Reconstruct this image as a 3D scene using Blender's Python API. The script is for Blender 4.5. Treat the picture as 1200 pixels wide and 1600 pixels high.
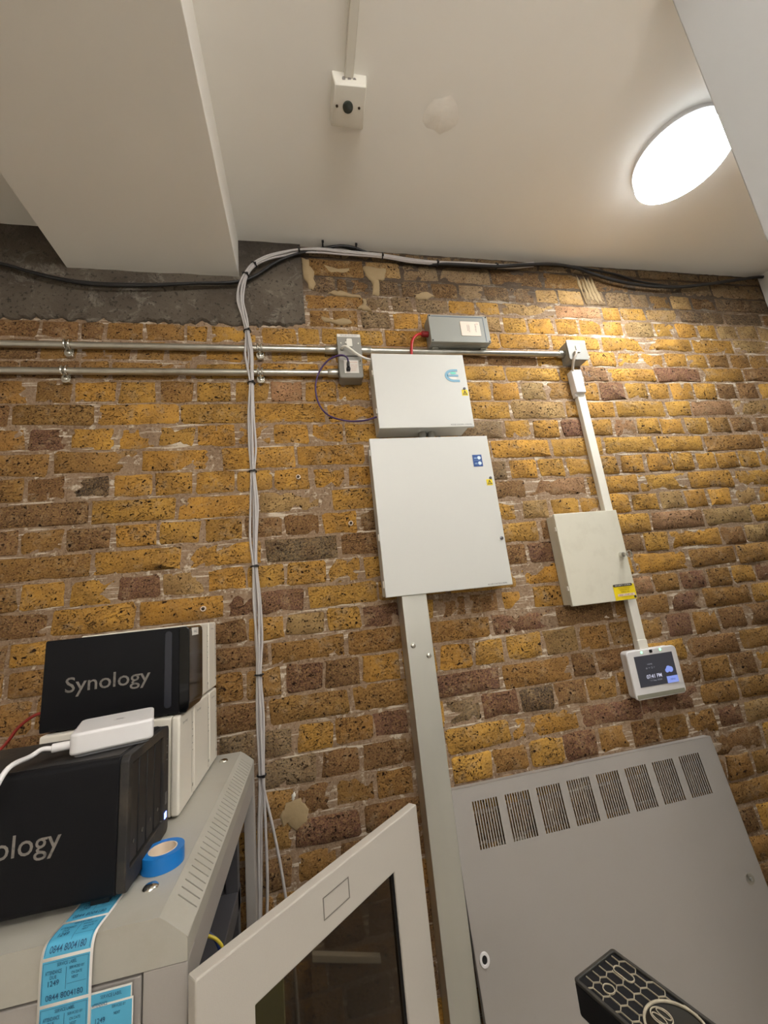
import bpy, bmesh, math, random
from mathutils import Vector, Matrix, noise

random.seed(11)
for o in list(bpy.data.objects):
    bpy.data.objects.remove(o, do_unlink=True)
SC = bpy.context.scene
COL = SC.collection

# ------------------------------------------------------------------ camera
# origin = the camera; x to the right along the brick wall, y towards it, z up; floor 1.55 m below
FPX = 625.37
CR = Vector((0.97834, -0.17791, -0.10581)); CU = Vector((0.06097, -0.24085, 0.96865)); CF = Vector((0.19781, 0.95412, 0.22479))
cam = bpy.data.cameras.new('camera'); camo = bpy.data.objects.new('camera', cam); COL.objects.link(camo)
cam.sensor_fit = 'HORIZONTAL'; cam.sensor_width = 36.0; cam.lens = 36.0 * FPX / 1200.0
cam.clip_start = 0.02; cam.clip_end = 60
camo.matrix_world = Matrix((( CR.x, CU.x, -CF.x, 0), (CR.y, CU.y, -CF.y, 0), (CR.z, CU.z, -CF.z, 0), (0, 0, 0, 1)))
SC.camera = camo

# ------------------------------------------------------------------ light
W = bpy.data.worlds.new('world'); SC.world = W; W.use_nodes = True
W.node_tree.nodes['Background'].inputs[0].default_value = (1.0, 0.93, 0.83, 1)
W.node_tree.nodes['Background'].inputs[1].default_value = 0.02
SC.view_settings.view_transform = 'Standard'; SC.view_settings.look = 'None'
SC.view_settings.gamma = 1.0; SC.view_settings.use_curve_mapping = False
SC.view_settings.exposure = 1.36
LAMP_NEAR = 40.0      # strength of the opal disc in view
LAMP_RIM = 0.9  # side glow added to the rim to brighten the ceiling around it
LAMP_UNSEEN = 20.0      # unseen hanging tubes behind the camera, added to light the ceiling and wall
LAMP_COL = (0.97, 0.99, 1.0)
UNSEEN_COL = (1.0, 0.98, 0.97)

def srgb(r, g, b):
    f = lambda c: (c / 255 / 12.92) if c / 255 <= 0.04045 else ((c / 255 + 0.055) / 1.055) ** 2.4
    return (f(r), f(g), f(b), 1.0)

# ------------------------------------------------------------------ materials
MATS = {}
def nodes_of(name):
    m = bpy.data.materials.new(name); m.use_nodes = True
    return m, m.node_tree, m.node_tree.nodes, m.node_tree.links, m.node_tree.nodes['Principled BSDF']

def mat(name, col, rough=0.5, metal=0.0, grain=0.06, gscale=60.0, bump=0.0, bscale=200.0, dirt=0.0, dirtcol=(120, 105, 85), dscale=6.0, spec=0.5, stretch=None):
    """paint, plastic or metal: colour with fine grain, optional dirt patches and bump"""
    if name in MATS: return MATS[name]
    m, nt, N, L, b = nodes_of(name)
    b.inputs['Roughness'].default_value = rough; b.inputs['Metallic'].default_value = metal
    b.inputs['Specular IOR Level'].default_value = spec
    geo = N.new('ShaderNodeNewGeometry')
    src = geo.outputs['Position']
    if stretch:
        mp = N.new('ShaderNodeMapping'); mp.inputs['Scale'].default_value = stretch; L.new(src, mp.inputs['Vector']); src = mp.outputs[0]
    n1 = N.new('ShaderNodeTexNoise'); n1.inputs['Scale'].default_value = gscale; n1.inputs['Detail'].default_value = 3; L.new(src, n1.inputs['Vector'])
    r1 = N.new('ShaderNodeMapRange'); r1.inputs['To Min'].default_value = 1 - grain; r1.inputs['To Max'].default_value = 1 + grain; L.new(n1.outputs['Fac'], r1.inputs['Value'])
    mul = N.new('ShaderNodeVectorMath'); mul.operation = 'SCALE'; mul.inputs[0].default_value = srgb(*col)[:3]; L.new(r1.outputs[0], mul.inputs['Scale'])
    out = mul.outputs[0]
    if dirt > 0:
        n2 = N.new('ShaderNodeTexNoise'); n2.inputs['Scale'].default_value = dscale; n2.inputs['Detail'].default_value = 6; n2.inputs['Roughness'].default_value = 0.65; L.new(geo.outputs['Position'], n2.inputs['Vector'])
        r2 = N.new('ShaderNodeMapRange'); r2.inputs['From Min'].default_value = 0.5; r2.inputs['From Max'].default_value = 0.75; r2.inputs['To Max'].default_value = dirt; L.new(n2.outputs['Fac'], r2.inputs['Value'])
        mx = N.new('ShaderNodeMixRGB'); L.new(r2.outputs[0], mx.inputs['Fac']); L.new(out, mx.inputs[1]); mx.inputs[2].default_value = srgb(*dirtcol)
        out = mx.outputs[0]
    L.new(out, b.inputs['Base Color'])
    if bump > 0:
        n3 = N.new('ShaderNodeTexNoise'); n3.inputs['Scale'].default_value = bscale; n3.inputs['Detail'].default_value = 2; L.new(src, n3.inputs['Vector'])
        bp = N.new('ShaderNodeBump'); bp.inputs['Strength'].default_value = bump; bp.inputs['Distance'].default_value = 0.001; L.new(n3.outputs['Fac'], bp.inputs['Height']); L.new(bp.outputs[0], b.inputs['Normal'])
    MATS[name] = m
    return m

def emit(name, col, strength):
    if name in MATS: return MATS[name]
    m, nt, N, L, b = nodes_of(name)
    c = col if len(col) == 4 else (*col, 1)
    b.inputs['Base Color'].default_value = (0.02, 0.02, 0.02, 1); b.inputs['Emission Color'].default_value = c; b.inputs['Emission Strength'].default_value = strength
    b.inputs['Roughness'].default_value = 0.3
    MATS[name] = m
    return m

def brick_material():
    m, nt, N, L, b = nodes_of('stock_brick')
    b.inputs['Roughness'].default_value = 0.9; b.inputs['Specular IOR Level'].default_value = 0.25
    geo = N.new('ShaderNodeNewGeometry'); P = geo.outputs['Position']
    at = N.new('ShaderNodeAttribute'); at.attribute_name = 'Col'
    def nz(scale, detail=3, rough=0.6, dist=0.0, vec=P):
        n = N.new('ShaderNodeTexNoise'); n.inputs['Scale'].default_value = scale; n.inputs['Detail'].default_value = detail
        n.inputs['Roughness'].default_value = rough; n.inputs['Distortion'].default_value = dist; L.new(vec, n.inputs['Vector']); return n.outputs['Fac']
    def rng(v, a, c, d, e):
        r = N.new('ShaderNodeMapRange'); r.inputs['From Min'].default_value = a; r.inputs['From Max'].default_value = c
        r.inputs['To Min'].default_value = d; r.inputs['To Max'].default_value = e; L.new(v, r.inputs['Value']); return r.outputs[0]
    def mix(f, a, c, blend='MIX'):
        x = N.new('ShaderNodeMixRGB'); x.blend_type = blend
        L.new(f, x.inputs['Fac']) if not isinstance(f, float) else setattr(x.inputs['Fac'], 'default_value', f)
        L.new(a, x.inputs[1]) if not isinstance(a, tuple) else setattr(x.inputs[1], 'default_value', a)
        L.new(c, x.inputs[2]) if not isinstance(c, tuple) else setattr(x.inputs[2], 'default_value', c)
        return x.outputs[0]
    mp = N.new('ShaderNodeMapping'); mp.inputs['Scale'].default_value = (0.55, 1, 1.3); L.new(P, mp.inputs['Vector'])
    c = at.outputs['Color']
    c = mix(rng(nz(16, 4), 0.3, 0.75, 0.0, 0.7), c, srgb(112, 80, 52))                    # browner cloudy patches
    c = mix(rng(nz(22, 5, 0.7), 0.54, 0.72, 0.0, 0.8), c, srgb(160, 136, 106))            # mortar smeared over the face
    c = mix(rng(nz(260, 2), 0.42, 0.75, 0.0, 0.35), c, srgb(216, 176, 108))                # sandy fleck
    crease = rng(nz(34, 2, 0.5, 2.2, mp.outputs[0]), 0.485, 0.50, 0.0, 1.0)
    crease2 = rng(nz(34, 2, 0.5, 2.2, mp.outputs[0]), 0.50, 0.515, 1.0, 0.0)
    mm = N.new('ShaderNodeMath'); mm.operation = 'MULTIPLY'; L.new(crease, mm.inputs[0]); L.new(crease2, mm.inputs[1])
    m2 = N.new('ShaderNodeMath'); m2.operation = 'MULTIPLY'; L.new(mm.outputs[0], m2.inputs[0]); L.new(rng(nz(7, 2), 0.42, 0.55, 0.0, 0.9), m2.inputs[1])
    c = mix(m2.outputs[0], c, srgb(66, 42, 22))
    pit = rng(nz(190, 3, 0.6), 0.60, 0.66, 0.0, 0.9)
    pitb = rng(nz(80, 2, 0.5), 0.655, 0.69, 0.0, 1.0)
    pm = N.new('ShaderNodeMath'); pm.operation = 'MAXIMUM'; L.new(pit, pm.inputs[0]); L.new(pitb, pm.inputs[1])
    c = mix(pm.outputs[0], c, srgb(52, 34, 20))
    L.new(c, b.inputs['Base Color'])
    h = N.new('ShaderNodeMath'); h.operation = 'SUBTRACT'; L.new(nz(60, 5, 0.65), h.inputs[0]); L.new(pm.outputs[0], h.inputs[1])
    h2 = N.new('ShaderNodeMath'); h2.operation = 'SUBTRACT'; L.new(h.outputs[0], h2.inputs[0]); L.new(m2.outputs[0], h2.inputs[1])
    bp = N.new('ShaderNodeBump'); bp.inputs['Strength'].default_value = 1.0; bp.inputs['Distance'].default_value = 0.006
    L.new(h2.outputs[0], bp.inputs['Height']); L.new(bp.outputs[0], b.inputs['Normal'])
    return m

def mortar_material():
    m, nt, N, L, b = nodes_of('lime_mortar')
    b.inputs['Roughness'].default_value = 0.95; b.inputs['Specular IOR Level'].default_value = 0.2
    geo = N.new('ShaderNodeNewGeometry'); P = geo.outputs['Position']
    def nz(scale, detail=4, rough=0.6, vec=P):
        n = N.new('ShaderNodeTexNoise'); n.inputs['Scale'].default_value = scale; n.inputs['Detail'].default_value = detail; n.inputs['Roughness'].default_value = rough; L.new(vec, n.inputs['Vector']); return n.outputs['Fac']
    def rng(v, a, c, d, e):
        r = N.new('ShaderNodeMapRange'); r.inputs['From Min'].default_value = a; r.inputs['From Max'].default_value = c; r.inputs['To Min'].default_value = d; r.inputs['To Max'].default_value = e; L.new(v, r.inputs['Value']); return r.outputs[0]
    def mix(f, a, c):
        x = N.new('ShaderNodeMixRGB'); L.new(f, x.inputs['Fac'])
        L.new(a, x.inputs[1]) if not isinstance(a, tuple) else setattr(x.inputs[1], 'default_value', a)
        L.new(c, x.inputs[2]) if not isinstance(c, tuple) else setattr(x.inputs[2], 'default_value', c)
        return x.outputs[0]
    c = mix(rng(nz(9), 0.35, 0.7, 0, 1), srgb(158, 132, 106), srgb(124, 98, 74))
    c = mix(rng(nz(120, 2), 0.35, 0.7, 0, 0.6), c, srgb(180, 156, 130))
    c = mix(rng(nz(30, 5, 0.7), 0.57, 0.66, 0, 0.9), c, srgb(214, 200, 178))                # chalky residue
    ms = N.new('ShaderNodeMapping'); ms.inputs['Scale'].default_value = (7, 1, 110); L.new(P, ms.inputs['Vector'])
    c = mix(rng(nz(1, 3, 0.6, ms.outputs[0]), 0.58, 0.64, 0, 0.85), c, srgb(218, 204, 182))    # chalk residue and painted highlights along the bed edges
    c = mix(rng(nz(150, 2), 0.60, 0.68, 0, 0.6), c, srgb(70, 52, 38))
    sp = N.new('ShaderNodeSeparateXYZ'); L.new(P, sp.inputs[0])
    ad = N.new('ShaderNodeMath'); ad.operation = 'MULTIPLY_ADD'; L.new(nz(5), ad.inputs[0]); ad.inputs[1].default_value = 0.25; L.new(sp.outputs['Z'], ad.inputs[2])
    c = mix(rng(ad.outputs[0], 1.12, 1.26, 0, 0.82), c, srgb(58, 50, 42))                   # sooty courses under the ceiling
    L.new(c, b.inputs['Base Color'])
    bp = N.new('ShaderNodeBump'); bp.inputs['Strength'].default_value = 1.0; bp.inputs['Distance'].default_value = 0.004
    L.new(nz(110, 5, 0.7), bp.inputs['Height']); L.new(bp.outputs[0], b.inputs['Normal'])
    return m

def concrete_material():
    m, nt, N, L, b = nodes_of('old_concrete')
    b.inputs['Roughness'].default_value = 0.85
    geo = N.new('ShaderNodeNewGeometry'); P = geo.outputs['Position']
    def nz(scale, detail=4, rough=0.6, dist=0.0):
        n = N.new('ShaderNodeTexNoise'); n.inputs['Scale'].default_value = scale; n.inputs['Detail'].default_value = detail; n.inputs['Roughness'].default_value = rough; n.inputs['Distortion'].default_value = dist; L.new(P, n.inputs['Vector']); return n.outputs['Fac']
    def rng(v, a, c, d, e):
        r = N.new('ShaderNodeMapRange'); r.inputs['From Min'].default_value = a; r.inputs['From Max'].default_value = c; r.inputs['To Min'].default_value = d; r.inputs['To Max'].default_value = e; L.new(v, r.inputs['Value']); return r.outputs[0]
    def mix(f, a, c):
        x = N.new('ShaderNodeMixRGB'); L.new(f, x.inputs['Fac'])
        L.new(a, x.inputs[1]) if not isinstance(a, tuple) else setattr(x.inputs[1], 'default_value', a)
        x.inputs[2].default_value = c
        return x.outputs[0]
    c = mix(rng(nz(6), 0.3, 0.7, 0, 1), srgb(108, 98, 84), srgb(80, 70, 58))
    c = mix(rng(nz(14, 6, 0.75, 1.0), 0.54, 0.68, 0, 0.6), c, srgb(160, 152, 138))
    c = mix(rng(nz(90, 2), 0.60, 0.66, 0, 0.7), c, srgb(40, 34, 28))
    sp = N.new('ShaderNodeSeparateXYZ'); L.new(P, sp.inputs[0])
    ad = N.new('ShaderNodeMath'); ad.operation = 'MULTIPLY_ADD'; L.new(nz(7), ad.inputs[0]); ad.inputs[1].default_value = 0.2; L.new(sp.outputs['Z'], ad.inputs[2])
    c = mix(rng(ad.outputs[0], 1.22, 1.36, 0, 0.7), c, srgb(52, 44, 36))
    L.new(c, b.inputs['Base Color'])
    bp = N.new('ShaderNodeBump'); bp.inputs['Strength'].default_value = 1.0; bp.inputs['Distance'].default_value = 0.008
    L.new(nz(45, 6, 0.7), bp.inputs['Height']); L.new(bp.outputs[0], b.inputs['Normal'])
    return m

# ------------------------------------------------------------------ mesh helpers
ORIGIN = {}
class MB:
    """collects geometry in world coordinates; build() links it as one mesh object"""
    def __init__(s, M=None): s.bm = bmesh.new(); s.M = M
    def v(s, p):
        p = Vector(p)
        return s.bm.verts.new(s.M @ p if s.M else p)
    def poly(s, pts, flip=False):
        vs = [s.v(p) for p in pts]
        if flip: vs.reverse()
        return s.bm.faces.new(vs)
    def box(s, x0, x1, y0, y1, z0, z1):
        c = [s.v((x, y, z)) for z in (z0, z1) for y in (y0, y1) for x in (x0, x1)]
        for f in ((0, 2, 3, 1), (4, 5, 7, 6), (0, 1, 5, 4), (2, 6, 7, 3), (0, 4, 6, 2), (1, 3, 7, 5)):
            s.bm.faces.new([c[i] for i in f])
        return s
    def prism(s, pts, axis, a, b):
        """pts: 2D outline in the plane normal to axis; extruded from a to b"""
        def mk(p, t):
            return (t, p[0], p[1]) if axis == 'x' else ((p[0], t, p[1]) if axis == 'y' else (p[0], p[1], t))
        A = [s.v(mk(p, a)) for p in pts]; B_ = [s.v(mk(p, b)) for p in pts]; n = len(pts)
        s.bm.faces.new(A[::-1]); s.bm.faces.new(B_)
        for i in range(n): s.bm.faces.new((A[i], A[(i + 1) % n], B_[(i + 1) % n], B_[i]))
        return s
    def ring(s, outer, inner, axis, a, b):
        """flat frame between two outlines with the same number of points"""
        def mk(p, t):
            return (t, p[0], p[1]) if axis == 'x' else ((p[0], t, p[1]) if axis == 'y' else (p[0], p[1], t))
        n = len(outer)
        R4 = [[s.v(mk(p, t)) for p in o] for o, t in ((outer, a), (inner, a), (inner, b), (outer, b))]
        for k in range(4):
            P_, Q = R4[k], R4[(k + 1) % 4]
            for i in range(n): s.bm.faces.new((P_[i], P_[(i + 1) % n], Q[(i + 1) % n], Q[i]))
        return s
    def tube(s, pts, r, seg=8, caps=True):
        pts = [Vector(p) for p in pts]; rings = []
        up = None
        for i, p in enumerate(pts):
            t = (pts[min(i + 1, len(pts) - 1)] - pts[max(i - 1, 0)]).normalized()
            if up is None:
                up = Vector((0, 0, 1)) if abs(t.z) < 0.9 else Vector((0, 1, 0))
            a = (up - t * up.dot(t)).normalized(); b = t.cross(a); up = a
            rr = r[i] if isinstance(r, (list, tuple)) else r
            rings.append([s.v(p + (a * math.cos(q) + b * math.sin(q)) * rr) for q in (2 * math.pi * k / seg for k in range(seg))])
        for A, B_ in zip(rings, rings[1:]):
            for k in range(seg): s.bm.faces.new((A[k], A[(k + 1) % seg], B_[(k + 1) % seg], B_[k]))
        if caps: s.bm.faces.new(rings[0][::-1]); s.bm.faces.new(rings[-1])
        return s
    def cyl(s, p0, p1, r, seg=20): return s.tube([p0, p1], r, seg)
    def build(s, name, m, parent=None, bevel=0.0, smooth=True, segs=2, kind=None, label=None, angle=35):
        o0 = Vector((0, 0, 0)); p = parent
        while p is not None: o0 = o0 + p.location; p = p.parent
        bmesh.ops.recalc_face_normals(s.bm, faces=s.bm.faces[:])
        if parent is None:
            vs = [v.co for v in s.bm.verts]
            lo = Vector([min(c[i] for c in vs) for i in range(3)]); hi = Vector([max(c[i] for c in vs) for i in range(3)])
            loc = Vector(((lo.x + hi.x) / 2, (lo.y + hi.y) / 2, lo.z))
        else: loc = Vector((0, 0, 0))
        for v in s.bm.verts: v.co -= (o0 + loc)
        me = bpy.data.meshes.new(name); s.bm.to_mesh(me); s.bm.free()
        ms = m if isinstance(m, (list, tuple)) else [m]
        for q in ms: me.materials.append(q)
        if smooth:
            for f in me.polygons: f.use_smooth = True
            me.set_sharp_from_angle(angle=math.radians(angle))
        o = bpy.data.objects.new(name, me); COL.objects.link(o); o.location = loc
        if parent: o.parent = parent
        if bevel > 0:
            bv = o.modifiers.new('bevel', 'BEVEL'); bv.width = bevel; bv.segments = segs; bv.limit_method = 'ANGLE'; bv.angle_limit = math.radians(40)
        if kind: o['kind'] = kind
        if label: o['label'] = label
        return o

def thing(name, label, cat, loc, group=None):
    o = bpy.data.objects.new(name, None); COL.objects.link(o); o.location = loc; o.empty_display_size = 0.02
    o['label'] = label; o['category'] = cat
    if group: o['group'] = group
    return o
def tag(o, label, cat, group=None):
    o['label'] = label; o['category'] = cat
    if group: o['group'] = group
    return o
def struct(o): o['kind'] = 'structure'; return o
def copy_tree(o, loc, label, parent=None):
    c = o.copy(); COL.objects.link(c)
    if parent: c.parent = parent
    else: c.location = loc; c['label'] = label
    for ch in list(o.children): copy_tree(ch, None, None, c)
    return c

def smooth_path(pts, n=6):
    pts = [Vector(p) for p in pts]; out = []
    for i in range(len(pts) - 1):
        p0 = pts[max(i - 1, 0)]; p1 = pts[i]; p2 = pts[i + 1]; p3 = pts[min(i + 2, len(pts) - 1)]
        for k in range(n):
            t = k / n
            out.append(0.5 * ((2 * p1) + (p2 - p0) * t + (2 * p0 - 5 * p1 + 4 * p2 - p3) * t * t + (3 * p1 - p0 - 3 * p2 + p3) * t ** 3))
    out.append(pts[-1]); return out

def rrect(x0, x1, z0, z1, r, n=5):
    out = []
    for cx, cz, a0 in ((x1 - r, z1 - r, 0), (x0 + r, z1 - r, 90), (x0 + r, z0 + r, 180), (x1 - r, z0 + r, 270)):
        for k in range(n + 1):
            a = math.radians(a0 + 90 * k / n); out.append((cx + r * math.cos(a), cz + r * math.sin(a)))
    return out
def circ(cx, cz, r, n=24, rz=None): return [(cx + r * math.cos(2 * math.pi * k / n), cz + (rz or r) * math.sin(2 * math.pi * k / n)) for k in range(n)]

def text(name, body, width, height, origin, m, parent, right=(1, 0, 0), up=(0, 0, 1), depth=0.0003, warp=None, bold=0.0):
    """lettering as flat mesh, fitted to width x height with its lower left corner at origin"""
    cu = bpy.data.curves.new('lettering', 'FONT'); cu.body = body; cu.size = 1.0; cu.extrude = 0.0; cu.offset = bold; cu.resolution_u = 3
    t = bpy.data.objects.new('lettering', cu); COL.objects.link(t)
    bpy.context.view_layer.update()
    me = bpy.data.meshes.new_from_object(t.evaluated_get(bpy.context.evaluated_depsgraph_get()))
    bpy.data.objects.remove(t, do_unlink=True)
    xs = [v.co.x for v in me.vertices]; ys = [v.co.y for v in me.vertices]
    x0, x1, y0, y1 = min(xs), max(xs), min(ys), max(ys)
    sx = width / (x1 - x0); sy = (height / (y1 - y0)) if height else sx
    R_, U_ = Vector(right).normalized(), Vector(up).normalized(); Nn = R_.cross(U_)
    o0 = Vector((0, 0, 0)); p = parent
    while p is not None: o0 = o0 + p.location; p = p.parent
    for v in me.vertices:
        a, b_ = (v.co.x - x0) * sx, (v.co.y - y0) * sy
        q = warp(a, b_) if warp else Vector(origin) + R_ * a + U_ * b_ + Nn * depth
        v.co = q - o0
    me.name = name; me.materials.clear(); me.materials.append(m)
    o = bpy.data.objects.new(name, me); COL.objects.link(o); o.parent = parent
    return o

# shared materials
BRICK = brick_material(); MORTAR = mortar_material(); CONC = concrete_material()
PAINT = mat('ceiling_emulsion', (243, 239, 230), 0.75, grain=0.015, gscale=12, bump=0.15, bscale=60, dirt=0.06, dirtcol=(214, 202, 182), dscale=3)
BULK = mat('bulkhead_paint', (196, 197, 196), 0.75, grain=0.02, gscale=12, bump=0.1)
WHITEWALL = mat('white_wall_paint', (228, 222, 212), 0.8, grain=0.02, bump=0.1)
CAB = mat('white_powder_coat', (208, 207, 200), 0.42, grain=0.012, gscale=300, bump=0.05, bscale=900)
CABSIDE = CAB
CREAM = mat('cream_powder_coat', (212, 207, 189), 0.45, grain=0.015, gscale=300, dirt=0.22, dirtcol=(176, 168, 148), dscale=22)
GALV = mat('galvanised_steel', (206, 205, 196), 0.42, 0.75, grain=0.08, gscale=14, bump=0.05, bscale=60, stretch=(1, 1, 0.25))
COND = mat('conduit_steel', (196, 194, 184), 0.30, 0.95, grain=0.12, gscale=40, dirt=0.35, dirtcol=(120, 104, 80), dscale=14)
CHROME = mat('bright_zinc', (215, 213, 205), 0.18, 1.0, grain=0.03)
GREYBOX = mat('grey_powder_box', (142, 139, 130), 0.5, 0.0, grain=0.03, gscale=300, bump=0.1, bscale=700)
GREYALU = mat('grey_diecast_box', (146, 146, 138), 0.48, 0.0, grain=0.03, gscale=200)
PAPER = mat('white_label', (228, 222, 212), 0.6, grain=0.02)
PAPER2 = mat('pinkish_label', (226, 208, 190), 0.6, grain=0.02)
INK = mat('printed_ink', (52, 50, 50), 0.6)
INKG = mat('grey_ink', (120, 116, 112), 0.6)
PVC = mat('white_pvc', (226, 221, 208), 0.4, grain=0.015)
PVCW = mat('white_plastic', (226, 223, 221), 0.38, grain=0.01)
RACK = mat('rack_grey_paint', (162, 156, 149), 0.42, grain=0.02, gscale=300, bump=0.08, bscale=800, dirt=0.10, dirtcol=(150, 138, 118), dscale=8)
DOORP = mat('door_grey_paint', (184, 177, 166), 0.42, grain=0.02, gscale=300, bump=0.08, bscale=800)
RACKTOP = mat('rack_lid_paint', (174, 170, 158), 0.42, grain=0.02, gscale=300, bump=0.08, bscale=800, dirt=0.28, dirtcol=(150, 140, 118), dscale=12)
RACKIN = mat('rack_inner_metal', (88, 86, 88), 0.5, 0.3, grain=0.05)
DARK = mat('dark_void', (22, 20, 18), 0.8)
BLACKM = mat('black_matt_plastic', (17, 17, 20), 0.6, grain=0.05, gscale=500, bump=0.12, bscale=900, spec=0.2)
BLACKD = mat('dusty_black_plastic', (34, 32, 31), 0.6, grain=0.1, gscale=60, dirt=0.45, dirtcol=(112, 98, 78), dscale=11)
BLACKG = mat('gloss_black_plastic', (14, 14, 15), 0.12)
TRAY = mat('drive_tray_plastic', (28, 27, 27), 0.5, grain=0.1, dirt=0.2, dirtcol=(90, 80, 66), dscale=40)
WORN = mat('worn_silver_print', (128, 122, 114), 0.5, grain=0.25, gscale=90, dirt=0.8, dirtcol=(40, 39, 40), dscale=110)
NASW = mat('white_nas_plastic', (226, 219, 204), 0.4, grain=0.012, bump=0.05)
CABLEG = mat('grey_cable_sheath', (188, 182, 178), 0.45, grain=0.04)
CABLEK = mat('black_cable_sheath', (26, 25, 25), 0.45, grain=0.1)
TIE = mat('black_nylon_tie', (20, 19, 20), 0.4)
YEL = mat('warning_yellow', (236, 208, 20), 0.5)
BLUE = mat('label_blue', (34, 74, 140), 0.5)
TAPEB = mat('blue_vinyl_tape', (24, 118, 196), 0.35, grain=0.04)
STICK = mat('cyan_sticker', (84, 172, 206), 0.5, grain=0.06, gscale=20)
STINK = mat('sticker_ink', (36, 84, 118), 0.6)
PLASTER = mat('lime_patch', (160, 138, 102), 0.9, grain=0.12, gscale=80, bump=0.8, bscale=160, dirt=0.3, dirtcol=(140, 118, 84), dscale=20)
RUST = mat('old_fixing', (70, 56, 42), 0.6, 0.4, grain=0.3)

# ================================================================== SETTING
FLOOR, CEIL = -1.55, 1.284
XL, XR, YB, YW = -1.64, 2.126, -2.7, 1.2
m = MB(); m.box(XL - .1, XR + .1, YB - .1, YW + .12, FLOOR - .06, FLOOR)
struct(m.build('floor', mat('floor_vinyl', (196, 188, 174), 0.45, grain=0.05), smooth=False))
m = MB(); m.box(XL - .1, XR + .1, YB - .1, YW + .12, CEIL, CEIL + .06)
ceiling = struct(m.build('ceiling', PAINT, smooth=False))
m = MB(); m.box(XL - .1, XL, YB, YW + .1, FLOOR, CEIL); struct(m.build('wall_left', WHITEWALL, smooth=False))
m = MB(); m.box(XR, XR + .1, YB, YW + .1, FLOOR, CEIL); struct(m.build('wall_right', WHITEWALL, smooth=False))
m = MB(); m.box(XL - .1, XR + .1, YB - .1, YB, FLOOR, CEIL); struct(m.build('wall_front', WHITEWALL, smooth=False))

# boxed beam under the ceiling, its near edges running away from the wall
m = MB(); m.box(-0.68, -0.164, YB, YW - .004, 1.132, CEIL + .01)
m.build('beam', PAINT, ceiling, bevel=0.002, smooth=False)
# inner wall on the right: its far end stands between the camera and the lamp
m = MB(); m.box(.86, .98, YB, .4555, FLOOR, CEIL); struct(m.build('wall_inner', BULK, bevel=.003, smooth=False))
# faint rectangle of filler where a fitting was taken off
m = MB(); n = 14
top = [m.v((.438 + .042 * math.cos(a) * (1 + .10 * math.sin(3 * a)) * (1.15 if abs(math.cos(a)) > .6 else 1), .757 + .040 * math.sin(a) * (1 + .12 * math.cos(5 * a)), CEIL - .0004)) for a in (2 * math.pi * k / n for k in range(n))]
base = [m.v((.438 + (v.co.x - .438) * 1.12, .757 + (v.co.y - .757) * 1.12, CEIL + .0005)) for v in top]
m.bm.faces.new(top)
for i in range(n): m.bm.faces.new((top[i], top[(i + 1) % n], base[(i + 1) % n], base[i]))
m.build('filler_patch', mat('rough_filler', (243, 238, 228), 0.85, bump=0.4, bscale=90, dirt=.25, dirtcol=(224, 212, 192), dscale=40), ceiling)

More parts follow.
